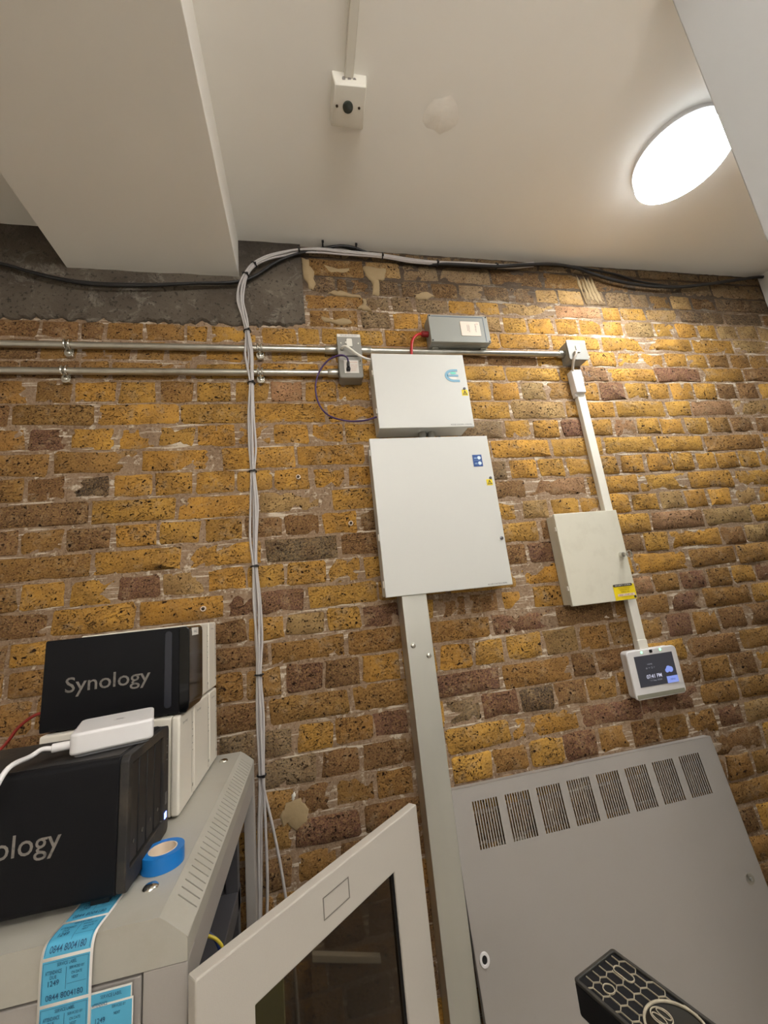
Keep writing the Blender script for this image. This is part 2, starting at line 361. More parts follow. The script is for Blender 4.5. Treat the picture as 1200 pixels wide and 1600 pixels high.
# ---- brick wall: recessed mortar bed, every brick its own piece
COURSES = [   # top, bottom, joints in mm, tone of each brick
    (1.284, 1.238, [-1633, -1506, -1378, -1260, -1143, -1026, -908, -785, -667, -541, -415, -287, -166, -50, 67, 187, 303, 421, 522, 626, 733, 839, 992, 1138, 1290, 1467, 1685, 1788, 1893, 2126], [1, 1, 2, 2, 1, 1, 6, 6, 6, 6, 6, 6, 6, 6, 6, 6, 6, 6, 6, 6, 6, 6, 6, 6, 6, 6, 6, 6, 6]),
    (1.238, 1.160, [-1640, -1395, -1152, -924, -673, -422, -176, 68, 273, 414, 557, 773, 999, 1210, 1427, 1621, 1835, 2126], [3, 2, 2, 1, 1, 1, 1, 1, 5, 6, 6, 2, 1, 2, 7, 6, 6]),
    (1.160, 1.086, [-1637, -1518, -1397, -1280, -1154, -1034, -909, -790, -676, -549, -420, -294, -165, -46, 72, 167, 208, 290, 402, 514, 626, 736, 841, 948, 1054, 1170, 1269, 1395, 1487, 1590, 1700, 1826, 2126], [2, 2, 2, 1, 1, 1, 0, 0, 0, 0, 0, 0, 0, 0, 7, 2, 2, 7, 7, 2, 6, 7, 7, 5, 5, 6, 6, 6, 1, 5, 2, 7]),
    (1.086, 1.022, [-1661, -1540, -1422, -1301, -1177, -1049, -934, -809, -692, -567, -443, -321, -192, -70, 46, 262, 358, 445, 577, 690, 790, 1021, 1236, 1327, 1451, 1617, 1849, 2061, 2126], [3, 2, 1, 1, 1, 2, 1, 1, 1, 1, 1, 1, 1, 1, 1, 6, 6, 6, 0, 0, 5, 4, 0, 0, 5, 7, 7, 2]),
    (1.022, 0.947, [-1654, -1535, -1420, -1291, -1166, -1037, -909, -784, -669, -548, -430, -311, -193, -69, 57, 136, 237, 353, 458, 617, 782, 889, 1005, 1113, 1221, 1322, 1467, 1575, 1683, 1790, 1896, 2008, 2126], [2, 3, 1, 1, 3, 2, 0, 0, 0, 0, 0, 0, 0, 0, 1, 1, 6, 0, 0, 5, 0, 0, 0, 0, 0, 5, 0, 0, 0, 5, 5, 5]),
    (0.947, 0.878, [-1704, -1461, -1228, -994, -743, -634, -564, -455, -334, -262, -103, 16, 98, 317, 531, 758, 972, 1190, 1408, 1635, 1851, 2082, 2126], [1, 1, 2, 2, 2, 2, 1, 1, 0, 0, 0, 0, 0, 0, 0, 0, 0, 0, 0, 0, 5, 0]),
    (0.878, 0.808, [-1602, -1474, -1356, -1235, -1112, -982, -856, -736, -630, -481, -389, -282, -155, -79, 35, 132, 253, 402, 545, 692, 898, 1012, 1124, 1250, 1360, 1476, 1586, 1689, 1802, 1910, 2027, 2126], [2, 3, 2, 3, 1, 3, 2, 1, 1, 1, 1, 0, 0, 0, 0, 0, 0, 0, 2, 2, 0, 0, 0, 0, 0, 0, 0, 1, 1, 1, 0]),
    (0.808, 0.743, [-1739, -1510, -1255, -1022, -783, -626, -545, -339, -311, -111, 84, 302, 535, 758, 980, 1076, 1194, 1410, 1630, 1850, 2091, 2126], [2, 2, 2, 2, 2, 1, 1, 1, 0, 0, 0, 0, 0, 0, 0, 4, 0, 3, 0, 2, 0]),
    (0.743, 0.664, [-1584, -1458, -1330, -1212, -1091, -976, -855, -737, -639, -520, -411, -305, -194, -84, 27, 136, 250, 384, 524, 690, 803, 913, 1020, 1133, 1250, 1352, 1457, 1574, 1682, 1786, 1900, 2022, 2126], [1, 1, 2, 3, 2, 2, 1, 1, 0, 0, 1, 0, 0, 4, 0, 0, 0, 0, 0, 0, 5, 1, 0, 3, 0, 0, 0, 0, 2, 2, 0, 0]),
    (0.664, 0.591, [-1747, -1496, -1261, -1028, -790, -574, -348, -138, 94, 330, 560, 750, 972, 1183, 1412, 1533, 1744, 1979, 2126], [3, 2, 1, 2, 1, 0, 0, 0, 0, 0, 0, 5, 0, 0, 0, 4, 5, 0]),
    (0.591, 0.517, [-1604, -1485, -1368, -1239, -1116, -988, -867, -747, -642, -521, -408, -301, -185, -80, 36, 147, 267, 399, 537, 709, 824, 932, 1056, 1155, 1258, 1365, 1481, 1591, 1701, 1814, 1935, 2063, 2126], [2, 3, 2, 1, 1, 2, 1, 3, 0, 0, 0, 0, 0, 0, 0, 0, 0, 0, 6, 0, 0, 3, 0, 4, 0, 0, 0, 1, 2, 2, 0, 0]),
    (0.517, 0.443, [-1668, -1415, -1161, -933, -680, -457, -235, -8, 207, 445, 649, 876, 1096, 1322, 1543, 1827, 2072, 2126], [3, 2, 1, 1, 1, 0, 0, 0, 0, 0, 0, 0, 0, 0, 1, 0, 0]),
    (0.443, 0.368, [-1599, -1472, -1352, -1231, -1110, -988, -863, -736, -633, -523, -417, -305, -190, -83, 33, 140, 262, 380, 514, 606, 698, 810, 920, 1037, 1144, 1254, 1368, 1476, 1578, 1683, 1787, 1905, 2022, 2126], [1, 1, 2, 2, 2, 3, 1, 2, 7, 0, 0, 0, 0, 0, 0, 0, 0, 0, 6, 6, 0, 0, 0, 0, 0, 0, 0, 0, 0, 0, 0, 0, 0]),
    (0.368, 0.297, [-1766, -1531, -1286, -1054, -803, -579, -355, -132, 84, 338, 559, 751, 987, 1205, 1419, 1634, 1885, 2126], [2, 3, 2, 1, 2, 0, 0, 5, 0, 0, 2, 4, 0, 0, 0, 0, 0]),
    (0.297, 0.224, [-1694, -1578, -1463, -1337, -1219, -1096, -979, -855, -739, -635, -517, -402, -284, -174, -58, 52, 166, 277, 393, 513, 615, 717, 830, 941, 1049, 1149, 1269, 1381, 1488, 1597, 1720, 1847, 1975, 2094, 2126], [1, 1, 3, 2, 2, 2, 1, 2, 1, 2, 0, 0, 0, 2, 2, 0, 2, 2, 2, 2, 0, 5, 0, 0, 0, 0, 5, 0, 0, 5, 0, 0, 0, 0]),
    (0.224, 0.151, [-1743, -1515, -1261, -1022, -789, -563, -338, -119, 102, 320, 534, 775, 996, 1214, 1442, 1663, 1892, 2126], [1, 3, 2, 2, 1, 0, 0, 6, 2, 0, 0, 2, 0, 4, 5, 0, 0]),
    (0.151, 0.079, [-1586, -1459, -1340, -1223, -1095, -980, -853, -726, -618, -506, -391, -276, -169, -59, 57, 164, 281, 394, 511, 611, 713, 831, 940, 1053, 1160, 1270, 1497, 1605, 1726, 1852, 1969, 2097, 2126], [2, 1, 2, 1, 1, 3, 1, 0, 0, 3, 5, 0, 0, 0, 0, 0, 0, 0, 0, 2, 3, 0, 0, 2, 0, 0, 2, 5, 0, 0, 0, 0]),
    (0.079, 0.007, [-1601, -1360, -1125, -900, -654, -448, -229, -5, 203, 425, 662, 898, 1097, 1325, 1536, 1776, 2022, 2126], [1, 3, 2, 2, 0, 0, 3, 0, 0, 0, 0, 0, 0, 1, 1, 0, 0]),
    (0.007, -0.062, [-1613, -1489, -1365, -1241, -1112, -986, -866, -739, -644, -543, -453, -368, -272, -173, -68, 45, 152, 264, 374, 479, 589, 700, 810, 941, 1052, 1154, 1264, 1381, 1490, 1594, 1713, 1841, 1962, 2090, 2126], [3, 2, 3, 3, 2, 2, 2, 0, 0, 0, 0, 0, 2, 0, 5, 0, 3, 0, 2, 2, 0, 0, 0, 0, 4, 1, 3, 1, 0, 3, 0, 0, 0, 0]),
    (-0.062, -0.130, [-1700, -1465, -1211, -968, -735, -540, -328, -113, 99, 324, 542, 762, 983, 1202, 1338, 1549, 1787, 2030, 2126], [3, 2, 1, 1, 1, 0, 2, 1, 1, 1, 3, 2, 1, 3, 1, 0, 0, 0]),
    (-0.130, -0.211, [-1658, -1539, -1411, -1287, -1171, -1043, -919, -793, -675, -579, -478, -374, -273, -177, -77, 29, 133, 251, 362, 472, 579, 705, 831, 944, 1060, 1163, 1269, 1379, 1498, 1618, 1735, 1863, 1986, 2126], [1, 1, 1, 2, 2, 3, 2, 1, 1, 1, 1, 1, 1, 1, 3, 2, 0, 0, 0, 0, 0, 5, 1, 1, 1, 3, 1, 2, 2, 0, 0, 0, 0]),
    (-0.211, -0.284, [-1713, -1461, -1233, -979, -734, -546, -343, -127, 101, 323, 552, 788, 874, 1038, 1225, 1438, 1692, 1922, 2126], [2, 3, 1, 2, 2, 2, 2, 1, 1, 3, 1, 2, 2, 0, 2, 1, 0, 0]),
    (-0.284, -0.357, [-1597, -1475, -1349, -1227, -1105, -982, -857, -737, -619, -497, -379, -251, -157, -59, 46, 156, 257, 365, 475, 596, 711, 824, 934, 1053, 1166, 1260, 1375, 1486, 1615, 1734, 1855, 1979, 2097, 2126], [2, 3, 3, 1, 2, 2, 3, 0, 0, 0, 0, 6, 6, 0, 1, 3, 0, 6, 3, 7, 2, 1, 1, 2, 2, 1, 2, 0, 0, 0, 0, 0, 0]),
    (-0.357, -0.430, [-1675, -1440, -1196, -942, -704, -463, -237, 1, 114, 350, 553, 779, 1000, 1227, 1382, 1631, 1882, 2126], [2, 2, 2, 3, 0, 0, 6, 2, 2, 0, 0, 3, 3, 1, 1, 0, 0]),
    (-0.430, -0.504, [-1600, -1481, -1352, -1230, -1105, -979, -862, -733, -614, -496, -379, -253, -162, -64, 34, 148, 253, 358, 483, 599, 712, 829, 944, 1044, 1152, 1267, 1375, 1497, 1614, 1730, 1846, 1965, 2081, 2126], [1, 3, 2, 2, 2, 2, 1, 0, 0, 0, 0, 1, 1, 2, 1, 1, 0, 0, 1, 0, 3, 1, 2, 1, 1, 3, 5, 0, 0, 0, 0, 0, 0]),
    (-0.504, -0.577, [-1599, -1369, -1129, -887, -641, -395, -154, -71, 102, 320, 548, 775, 1021, 1208, 1422, 1672, 1912, 2126], [2, 2, 1, 3, 0, 0, 1, 3, 2, 0, 0, 0, 1, 2, 0, 0, 0]),
    (-0.577, -0.650, [-1620, -1503, -1386, -1257, -1142, -1015, -900, -779, -658, -539, -412, -287, -167, -74, 36, 152, 273, 400, 514, 633, 757, 886, 1021, 1139, 1251, 1352, 1479, 1605, 1724, 1846, 1968, 2093, 2126], [2, 2, 1, 2, 3, 3, 2, 1, 2, 2, 2, 2, 2, 1, 2, 2, 2, 2, 2, 2, 2, 2, 2, 2, 1, 1, 0, 0, 0, 0, 0, 0]),
    (-0.650, -0.723, [-1591, -1353, -1104, -851, -615, -364, -124, 78, 316, 538, 759, 998, 1197, 1444, 1693, 1925, 2126], [3, 1, 2, 1, 1, 1, 1, 1, 1, 1, 1, 1, 1, 0, 0, 0]),
    (-0.723, -0.796, [-1583, -1466, -1338, -1209, -1087, -968, -853, -724, -607, -488, -370, -254, -128, -22, 87, 202, 323, 449, 581, 700, 824, 953, 1089, 1207, 1319, 1434, 1557, 1683, 1809, 1924, 2048, 2126], [3, 2, 1, 1, 3, 3, 1, 2, 2, 2, 2, 2, 2, 2, 2, 2, 2, 2, 2, 2, 2, 2, 2, 2, 0, 0, 0, 0, 0, 0, 0]),
]

TONE = [(196, 146, 62), (158, 116, 60), (128, 94, 62), (116, 80, 68), (166, 124, 92), (172, 142, 94), (124, 108, 86), (84, 74, 64)]   # ochre, dull ochre, brown, plum, salmon, buff, grey, soot
m = MB(); nx, nz_ = 230, 180
grid = []
for j in range(nz_ + 1):
    row = []
    for i in range(nx + 1):
        x = XL - .05 + (XR + .1 - XL) * i / nx; z = FLOOR - .02 + (CEIL + .04 - FLOOR) * j / nz_
        q = noise.noise(Vector((x * 22, 3.1, z * 22))) * .6 + noise.noise(Vector((x * 60, 7, z * 60))) * .5
        row.append(m.v((x, YW + .0012 - .0034 * q, z)))
    grid.append(row)
for j in range(nz_):
    for i in range(nx): m.bm.faces.new((grid[j][i], grid[j][i + 1], grid[j + 1][i + 1], grid[j + 1][i]))
b0 = [m.v((x, YW + .11, z)) for x, z in ((XL - .05, FLOOR - .02), (XR + .05, FLOOR - .02), (XR + .05, CEIL + .02), (XL - .05, CEIL + .02))]
m.bm.faces.new(b0)
wall = struct(m.build('wall_back', MORTAR, angle=80))

def brick_geo(bm, lay, x0, x1, z0, z1, tone, rnd, o=(0, 0, 0)):
    """rounded, uneven face with worn arrises and sides running back into the wall: 50 triangles"""
    g = .0048; x0 += g * rnd.uniform(.5, 1.5); x1 -= g * rnd.uniform(.5, 1.5); z0 += g * rnd.uniform(.35, 1.35); z1 -= g * rnd.uniform(.35, 1.35)
    c = rnd.uniform(.002, .007); xm = (x0 + x1) / 2 + rnd.uniform(-.02, .02) * (x1 - x0)
    out = [(x0 + c, z0), (xm, z0), (x1 - c, z0), (x1, z0 + c), (x1, z1 - c), (x1 - c, z1), (xm, z1), (x0 + c, z1), (x0, z1 - c), (x0, z0 + c)]
    out = [(a + rnd.gauss(0, .0024), b + rnd.gauss(0, .0019)) for a, b in out]
    yf = YW + rnd.uniform(-.0028, .0008); tilt = rnd.uniform(-.012, .012); cx, cz = (x0 + x1) / 2, (z0 + z1) / 2
    k = .0025 + rnd.random() * .002
    r0, r1, r2 = [], [], []
    for a, b in out:
        l = math.hypot(a - cx, b - cz); ia, ib = a - (a - cx) / l * k, b - (b - cz) / l * k
        r0.append(bm.verts.new((ia - o[0], yf + (a - cx) * tilt + rnd.uniform(0, .0012) - o[1], ib - o[2])))
        r1.append(bm.verts.new((a - o[0], yf + .0024 + rnd.uniform(0, .0008) - o[1], b - o[2])))
        r2.append(bm.verts.new((a - o[0], YW + .03 - o[1], b - o[2])))
    cv = bm.verts.new((cx - o[0], yf - .001 - o[1], cz - o[2]))
    n = 10
    for i in range(n):
        j = (i + 1) % n
        bm.faces.new((cv, r0[i], r0[j])); bm.faces.new((r0[i], r1[i], r1[j], r0[j])); bm.faces.new((r1[i], r2[i], r2[j], r1[j]))
    v = rnd.gauss(1, .09); w = rnd.uniform(-.05, .05)
    col = (tone[0] * v * (1 + w), tone[1] * v, tone[2] * v * (1 - w), 1)
    for q in r0 + r1 + r2 + [cv]: q[lay] = col

def in_frame(x, z):
    p = Vector((x, YW, z)); d = p.dot(CF)
    if d <= 0: return False, 0
    u, v = 600 + FPX * p.dot(CR) / d, 800 - FPX * p.dot(CU) / d
    return (-20 < u < 1220 and 330 < v < 1620), FPX / d

rnd = random.Random(5)
cand = []
rest = bmesh.new(); restl = rest.verts.layers.float_color.new('Col')
cs = [(zt, zb, [q / 1000 for q in xs], s) for zt, zb, xs, s in COURSES]
z = cs[-1][1]; k = 0
while z - .0735 > FLOOR:                                # courses below the picture
    st = .118 if k % 2 else .238; x = XL - rnd.uniform(0, .1); xs = [x]
    while xs[-1] < XR - .1: xs.append(xs[-1] + st * rnd.uniform(.95, 1.05))
    xs.append(XR); cs.append((z, z - .0735, xs, [rnd.choice((0, 1, 2, 1, 2, 3)) for _ in xs[1:]])); z -= .0735; k += 1
HIDE = [(.25, .56, .53, .80), (.215, .585, .02, .49), (.80, 1.02, -.06, .22), (.26, .33, -1.6, .02), (.36, 1.15, -1.6, -.66), (.47, .69, .87, .96), (-.7, -.23, -.9, -.02), (-.65, -.16, -1.6, -.34)]
for zt, zb, xs, s in cs:
    for x0, x1, L_ in zip(xs, xs[1:], s):
        cx, cz = (x0 + x1) / 2, (zt + zb) / 2
        if x1 - x0 < .02: continue
        if cx < .035 and cz > .96: continue                 # behind the concrete
        t = TONE[L_]
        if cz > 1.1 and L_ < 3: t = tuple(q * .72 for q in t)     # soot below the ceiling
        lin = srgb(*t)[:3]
        ok, sc = in_frame(cx, cz)
        hid = any(a - .01 < x0 and x1 < b + .01 and c - .01 < zb and zt < d + .01 for a, b, c, d in HIDE)
        cand.append((sc * (x1 - x0) if ok and not hid else 0, x0, x1, zb, zt, lin))
cand.sort(key=lambda c: -c[0])
for i, (a, x0, x1, zb, zt, lin) in enumerate(cand):
    if i < 298 and a > 0:
        bm = bmesh.new(); ly = bm.verts.layers.float_color.new('Col'); o = ((x0 + x1) / 2, YW, (zb + zt) / 2)
        brick_geo(bm, ly, x0, x1, zb, zt, lin, rnd, tuple(Vector(o)))
        bmesh.ops.recalc_face_normals(bm, faces=bm.faces[:])
        me = bpy.data.meshes.new('brick'); bm.to_mesh(me); bm.free(); me.materials.append(BRICK)
        for f in me.polygons: f.use_smooth = True
        me.set_sharp_from_angle(angle=math.radians(60))
        ob = bpy.data.objects.new('brick', me); COL.objects.link(ob); ob.parent = wall
        ob.location = Vector(o) - wall.location
    else:
        brick_geo(rest, restl, x0, x1, zb, zt, lin, rnd, tuple(wall.location))
bmesh.ops.recalc_face_normals(rest, faces=rest.faces[:])
me = bpy.data.meshes.new('brickwork'); rest.to_mesh(me); rest.free(); me.materials.append(BRICK)
for f in me.polygons: f.use_smooth = True
me.set_sharp_from_angle(angle=math.radians(60))
ob = bpy.data.objects.new('brickwork', me); COL.objects.link(ob); ob.parent = wall; ob['kind'] = 'stuff'

# concrete lintel with its ragged lower edge
m = MB(); xs = [XL + (0.047 - XL) * i / 240 for i in range(241)]
rows = [CEIL + .01, 1.2, 1.12, 1.05, .99]
G = []
for i, x in enumerate(xs):
    zb = .948 + .018 * noise.noise(Vector((x * 9, 1, 0))) + .013 * noise.noise(Vector((x * 34, 5, 0))) + .012 * noise.noise(Vector((x * 71, 8, 0)))
    if x > .035: zb = .962
    colv = []
    for z in rows + [zb + .006]:
        colv.append(m.v((x, YW - .008 - .004 * noise.noise(Vector((x * 14, 2, z * 14))), z)))
    colv.append(m.v((x, YW - .002, zb))); colv.append(m.v((x, YW + .02, zb)))
    G.append(colv)
for a, b in zip(G, G[1:]):
    for k in range(len(a) - 1): m.bm.faces.new((a[k], b[k], b[k + 1], a[k + 1]))
e = G[-1]
back = [m.v((.047, YW + .02, v.co.z)) for v in e[:-1]]
for k in range(len(back) - 1): m.bm.faces.new((e[k], back[k], back[k + 1], e[k + 1]))
m.build('concrete_lintel', CONC, wall, angle=50)
# smears of pale lime left on the old brickwork
def blob(pts, th, name='lime_patch', M=PLASTER, y=YW, jit=.0032):
    m = MB(); c = [sum(p[i] for p in pts) / len(pts) for i in (0, 1)]
    P2 = [a.lerp(b, t) for a, b in zip([Vector((p[0], 0, p[1])) for p in pts], [Vector((p[0], 0, p[1])) for p in pts[1:] + pts[:1]]) for t in (0, .33, .66)]
    o = [m.v((p.x + random.gauss(0, jit), y - .0008, p.z + random.gauss(0, jit))) for p in P2]
    i_ = [m.v((c[0] + (v.co.x - c[0]) * .86, y - th * random.uniform(.5, 1.2), c[1] + (v.co.z - c[1]) * .86)) for v in o]
    b = [m.v((v.co.x, y + .01, v.co.z)) for v in o]; n = len(P2)
    cv = m.v((c[0], y - th, c[1]))
    for k in range(n):
        j = (k + 1) % n
        m.bm.faces.new((cv, i_[k], i_[j])); m.bm.faces.new((i_[k], o[k], o[j], i_[j])); m.bm.faces.new((o[k], b[k], b[j], o[j]))
    m.build(name, M, wall, angle=80)
blob([(.052, 1.235), (.075, 1.225), (.088, 1.17), (.084, 1.10), (.066, 1.105), (.055, 1.16)], .007)
blob([(.27, 1.215), (.355, 1.21), (.345, 1.16), (.322, 1.15), (.318, 1.09), (.292, 1.085), (.292, 1.15), (.272, 1.18)], .006)
blob([(.262, 1.075), (.27, 1.045), (.283, 1.018), (.255, 1.022), (.232, 1.03), (.25, 1.05)], .006)
blob([(.10, .995), (.13, .975), (.19, .985), (.21, .968), (.15, .962), (.11, .97)], .005)
blob([(.12, 1.205), (.17, 1.19), (.235, 1.205), (.21, 1.18), (.15, 1.178)], .004)
blob([(.13, 1.095), (.18, 1.10), (.24, 1.088), (.25, 1.078), (.19, 1.08), (.15, 1.082)], .005)
blob([(.45, 1.10), (.50, 1.115), (.53, 1.10), (.50, 1.078), (.46, 1.082)], .005)
blob([(-.105, -.49), (-.085, -.468), (-.05, -.462), (-.032, -.485), (-.036, -.512), (-.07, -.528), (-.10, -.515)], .003, jit=.004)
blob([(-.072, -.448), (-.066, -.443), (-.063, -.451), (-.067, -.458), (-.0705, -.464), (-.0745, -.458)], .004, 'white_filler', PVC, jit=.0008)
for i in range(5):                                          # drips of mortar by the right end of the conduit
    x = 1.163 + .016 * i
    blob([(x, 1.235 - .01 * (i % 2)), (x + .007, 1.20), (x + .012 + .003 * i, 1.13), (x + .014 + .004 * i, 1.09 + .008 * (i % 3)), (x + .006, 1.12), (x - .001, 1.18)], .004, jit=.0012)

# ================================================================== LAMPS
DIFF = emit('opal_diffuser', LAMP_COL, LAMP_NEAR); RIM = emit('added_rim_glow', (0.85, 0.93, 1.0), LAMP_RIM); UNSEEN_GLOW = emit('unseen_tube_glow', UNSEEN_COL, LAMP_UNSEEN)
def lamp(cx, cy, label, group, dm):
    t = thing('ceiling_light', label, 'light', (cx, cy, CEIL - .052), group)
    m = MB(); m.tube([(cx, cy, CEIL - .018), (cx, cy, CEIL)], .128, 48); m.build('housing', PVCW, t, angle=40)
    m = MB(); m.tube([(cx, cy, CEIL - .0495), (cx, cy, CEIL - .018)], [.130, .130], 48); m.build('rim', RIM, t, angle=40)
    m = MB(); m.tube([(cx, cy, CEIL - .0505), (cx, cy, CEIL - .050)], [.1295, .1300], 48); m.build('diffuser', dm, t, angle=40)
lamp(1.224, .764, 'round white ceiling light glowing bright at the upper right, partly hidden by the wall end', None, DIFF)
def unseen_batten(x0, x1, y, z, label):  # unseen tubes, hung low so that they light the ceiling too
    t = thing('pendant_light', label, 'light', ((x0 + x1) / 2, y, z))
    m = MB(); m.tube([(x0, y, z), (x1, y, z)], .028, 16); m.build('tube', UNSEEN_GLOW, t)
    for x in (x0, x1):
        m = MB(); m.tube([(x - .012, y, z), (x + .012, y, z)], .031, 16); m.build('end_cap', PVCW, t)
        m = MB(); m.cyl((x, y, z + .03), (x, y, CEIL), .003, 8); m.build('hanger', CHROME, t)
unseen_batten(-.10, .75, -.55, 1.06, 'unseen long hanging tube light behind the camera')
unseen_batten(-.3, .7, -1.9, .9, 'unseen long hanging tube light further back behind the camera')

# ================================================================== CEILING SENSOR
t = thing('ceiling_sensor', 'small white square sensor box with a dark round lens on the ceiling', 'sensor', (.177, .745, 1.25))
m = MB()
q0 = [(.134, .698), (.222, .698), (.226, .806), (.134, .806)]; q1 = [(.150, .716), (.214, .708), (.214, .787), (.140, .784)]
A = [m.v((x, y, CEIL + .002)) for x, y in q0]; B_ = [m.v((x, y, 1.2515)) for x, y in [(.141, .706), (.219, .702), (.221, .795), (.136, .796)]]; C_ = [m.v((x, y, 1.249)) for x, y in q1]
m.bm.faces.new(A); m.bm.faces.new(C_[::-1])
for P_, Q in ((A, B_), (B_, C_)):
    for i in range(4): m.bm.faces.new((P_[i], Q[i], Q[(i + 1) % 4], P_[(i + 1) % 4]))
m.build('housing', PVC, t, bevel=.003)
m = MB(); m.tube([(.176, .747, 1.2495), (.176, .747, 1.246), (.176, .747, 1.2445)], [.0135, .013, .009], 28); m.build('lens', mat('dark_lens', (58, 64, 58), 0.2), t)
for x, y in ((.148, .748), (.205, .746)):
    m = MB(); m.cyl((x, y, 1.2495), (x, y, 1.2478), .0032, 12); m.build('screw', RUST, t)
for x in (.163, .177, .190):
    m = MB(); m.tube([(x, .7035, 1.268), (x, .7005, 1.266)], .0042, 12)
    m.build('knockout', mat('grey_knockout', (120, 112, 104), 0.6), t)
m = MB(); m.box(.165, .187, -1.2, .700, CEIL - .016, CEIL + .001)
tag(m.build('mini_trunking', PVC, bevel=.002), 'white mini trunking running along the ceiling to the sensor box', 'trunking')

# ================================================================== CONDUIT AND ITS BOXES
def conduit(label, z, spans, couplers, group=None):
    t = thing('conduit', label, 'conduit', (spans[0][0], 1.182, z), group)
    m = MB()
    for a, b in spans: m.cyl((a, 1.182, z), (b, 1.182, z), .0102, 20)
    m.build('pipe', COND, t)
    for a, b in couplers:
        m = MB(); m.tube([(a, 1.182, z), (a + .003, 1.182, z), (b - .003, 1.182, z), (b, 1.182, z)], [.0118, .0138, .0138, .0118], 20); m.build('coupler', COND, t)
    return t
conduit('upper left galvanised conduit, running in from the left edge to the grey isolator box', .847, [(-1.62, .150)], [(.104, .150)], None)
conduit('galvanised conduit running right between the isolator box and the far small grey box', .847, [(.218, 1.006)], [(.218, .262), (.976, 1.004)], None)
conduit('lower left galvanised conduit ending at the lower grey box', .760, [(-1.62, .148)], [(.107, .148)], None)

def saddle(x, z, label):
    t = thing('conduit_saddle', label, 'bracket', (x, 1.19, z - .02), 'zinc saddles holding the two left conduits')
    for dx in (-.006, .006):
        m = MB(); pts = [(x + dx, 1.182 - .0135 * math.cos(a), z + .0135 * math.sin(a)) for a in [math.radians(d) for d in range(-80, 100, 15)]]
        m.tube(pts, .0035, 8); m.build('band', CHROME, t)
    m = MB(); m.ring(rrect(x - .012, x + .012, z - .034, z - .008, .010), rrect(x - .004, x + .004, z - .026, z - .018, .0035), 'y', 1.186, 1.189); m.build('foot', CHROME, t, bevel=.0008)
    m = MB(); m.box(x - .010, x + .010, 1.189, 1.199, z - .032, z + .010); m.build('spacer', CHROME, t, bevel=.001)
    m = MB(); m.tube([(x, 1.187, z - .022), (x, 1.184, z - .022), (x, 1.1825, z - .022)], [.006, .005, .002], 12); m.build('screw', CHROME, t)
saddle(-.652, .847, 'zinc saddle on the upper left conduit nearest the left edge')
saddle(-.654, .760, 'zinc saddle on the lower left conduit nearest the left edge')
saddle(-.105, .847, 'zinc saddle on the upper left conduit just right of the grey cable drop')
saddle(-.106, .760, 'zinc saddle on the lower left conduit just right of the grey cable drop')

def wallbox(name, label, x0, x1, z0, z1, y0, y1, M, r=.006):
    t = thing(name, label, 'box', ((x0 + x1) / 2, y1, z0))
    m = MB(); m.prism(rrect(x0, x1, z0, z1, r, 3), 'y', y0 + .004, y1); m.build('back_box', M, t, bevel=.001)
    return t
t = wallbox('isolator_box', 'upper grey metal box with a paper strip and rounded white flap, above the labelled box', .146, .222, .808, .885, 1.155, 1.2, GREYBOX)
m = MB(); m.prism(rrect(.144, .2235, .806, .887, .004, 3), 'y', 1.152, 1.157); m.build('front_plate', GREYBOX, t, bevel=.0012)
m = MB(); m.box(.1455, .222, 1.1512, 1.1522, .876, .8865); m.build('paper_strip', PAPER, t)
text('lettering', 'FIRE ALARM  CCTV DO NOT', .056, .004, (.156, 1.1512, .879), INK, t, depth=.0004)
m = MB(); m.prism(rrect(.1745, .1935, .838, .868, .004, 3), 'y', 1.148, 1.1525); m.build('fuse_flap', PVC, t, bevel=.0008)
m = MB(); m.prism(circ(.1735, .853, .004, 14), 'y', 1.1485, 1.1525); m.build('flap_latch', PVC, t)
for x in (.156, .214):
    m = MB(); m.prism(circ(x, .852, .0026, 12), 'y', 1.1505, 1.153)
    m.build('screw', PVC, t)
m = MB(); m.tube([(.158, 1.153, .829), (.158, 1.147, .829)], .0062, 14); m.build('grommet', GREYBOX, t)

t = wallbox('socket_box', 'lower grey metal box with a white label and the black plug of the purple cable', .1445, .2205, .727, .803, 1.155, 1.2, GREYBOX, .008)
m = MB(); m.prism(rrect(.1430, .2215, .7255, .8040, .008, 4), 'y', 1.1525, 1.170); m.build('front_plate', GREYBOX, t, bevel=.003)
m = MB(); m.box(.160, .207, 1.1510, 1.1526, .741, .788); m.build('paper_label', PAPER, t)
text('lettering', 'DATA OUTLET', .026, .004, (.178, 1.1505, .778), mat('faint_orange_ink', (206, 140, 110), .6), t, depth=.0006)
text('lettering', 'RS485 LINE\nTO PANEL\nDO NOT\nREMOVE', .022, .024, (.181, 1.1505, .748), mat('faint_pink_ink', (206, 172, 150), .6), t, depth=.0006)
for x, z in ((.213, .768), (.214, .785)):
    m = MB(); m.prism(circ(x, z, .0028, 12), 'y', 1.151, 1.153)
    m.build('screw', CHROME, t)
m = MB(); m.box(.1655, .1785, 1.138, 1.152, .746, .757).box(.1675, .1765, 1.132, 1.1505, .752, .775); m.build('plug', CABLEK, t, bevel=.003)

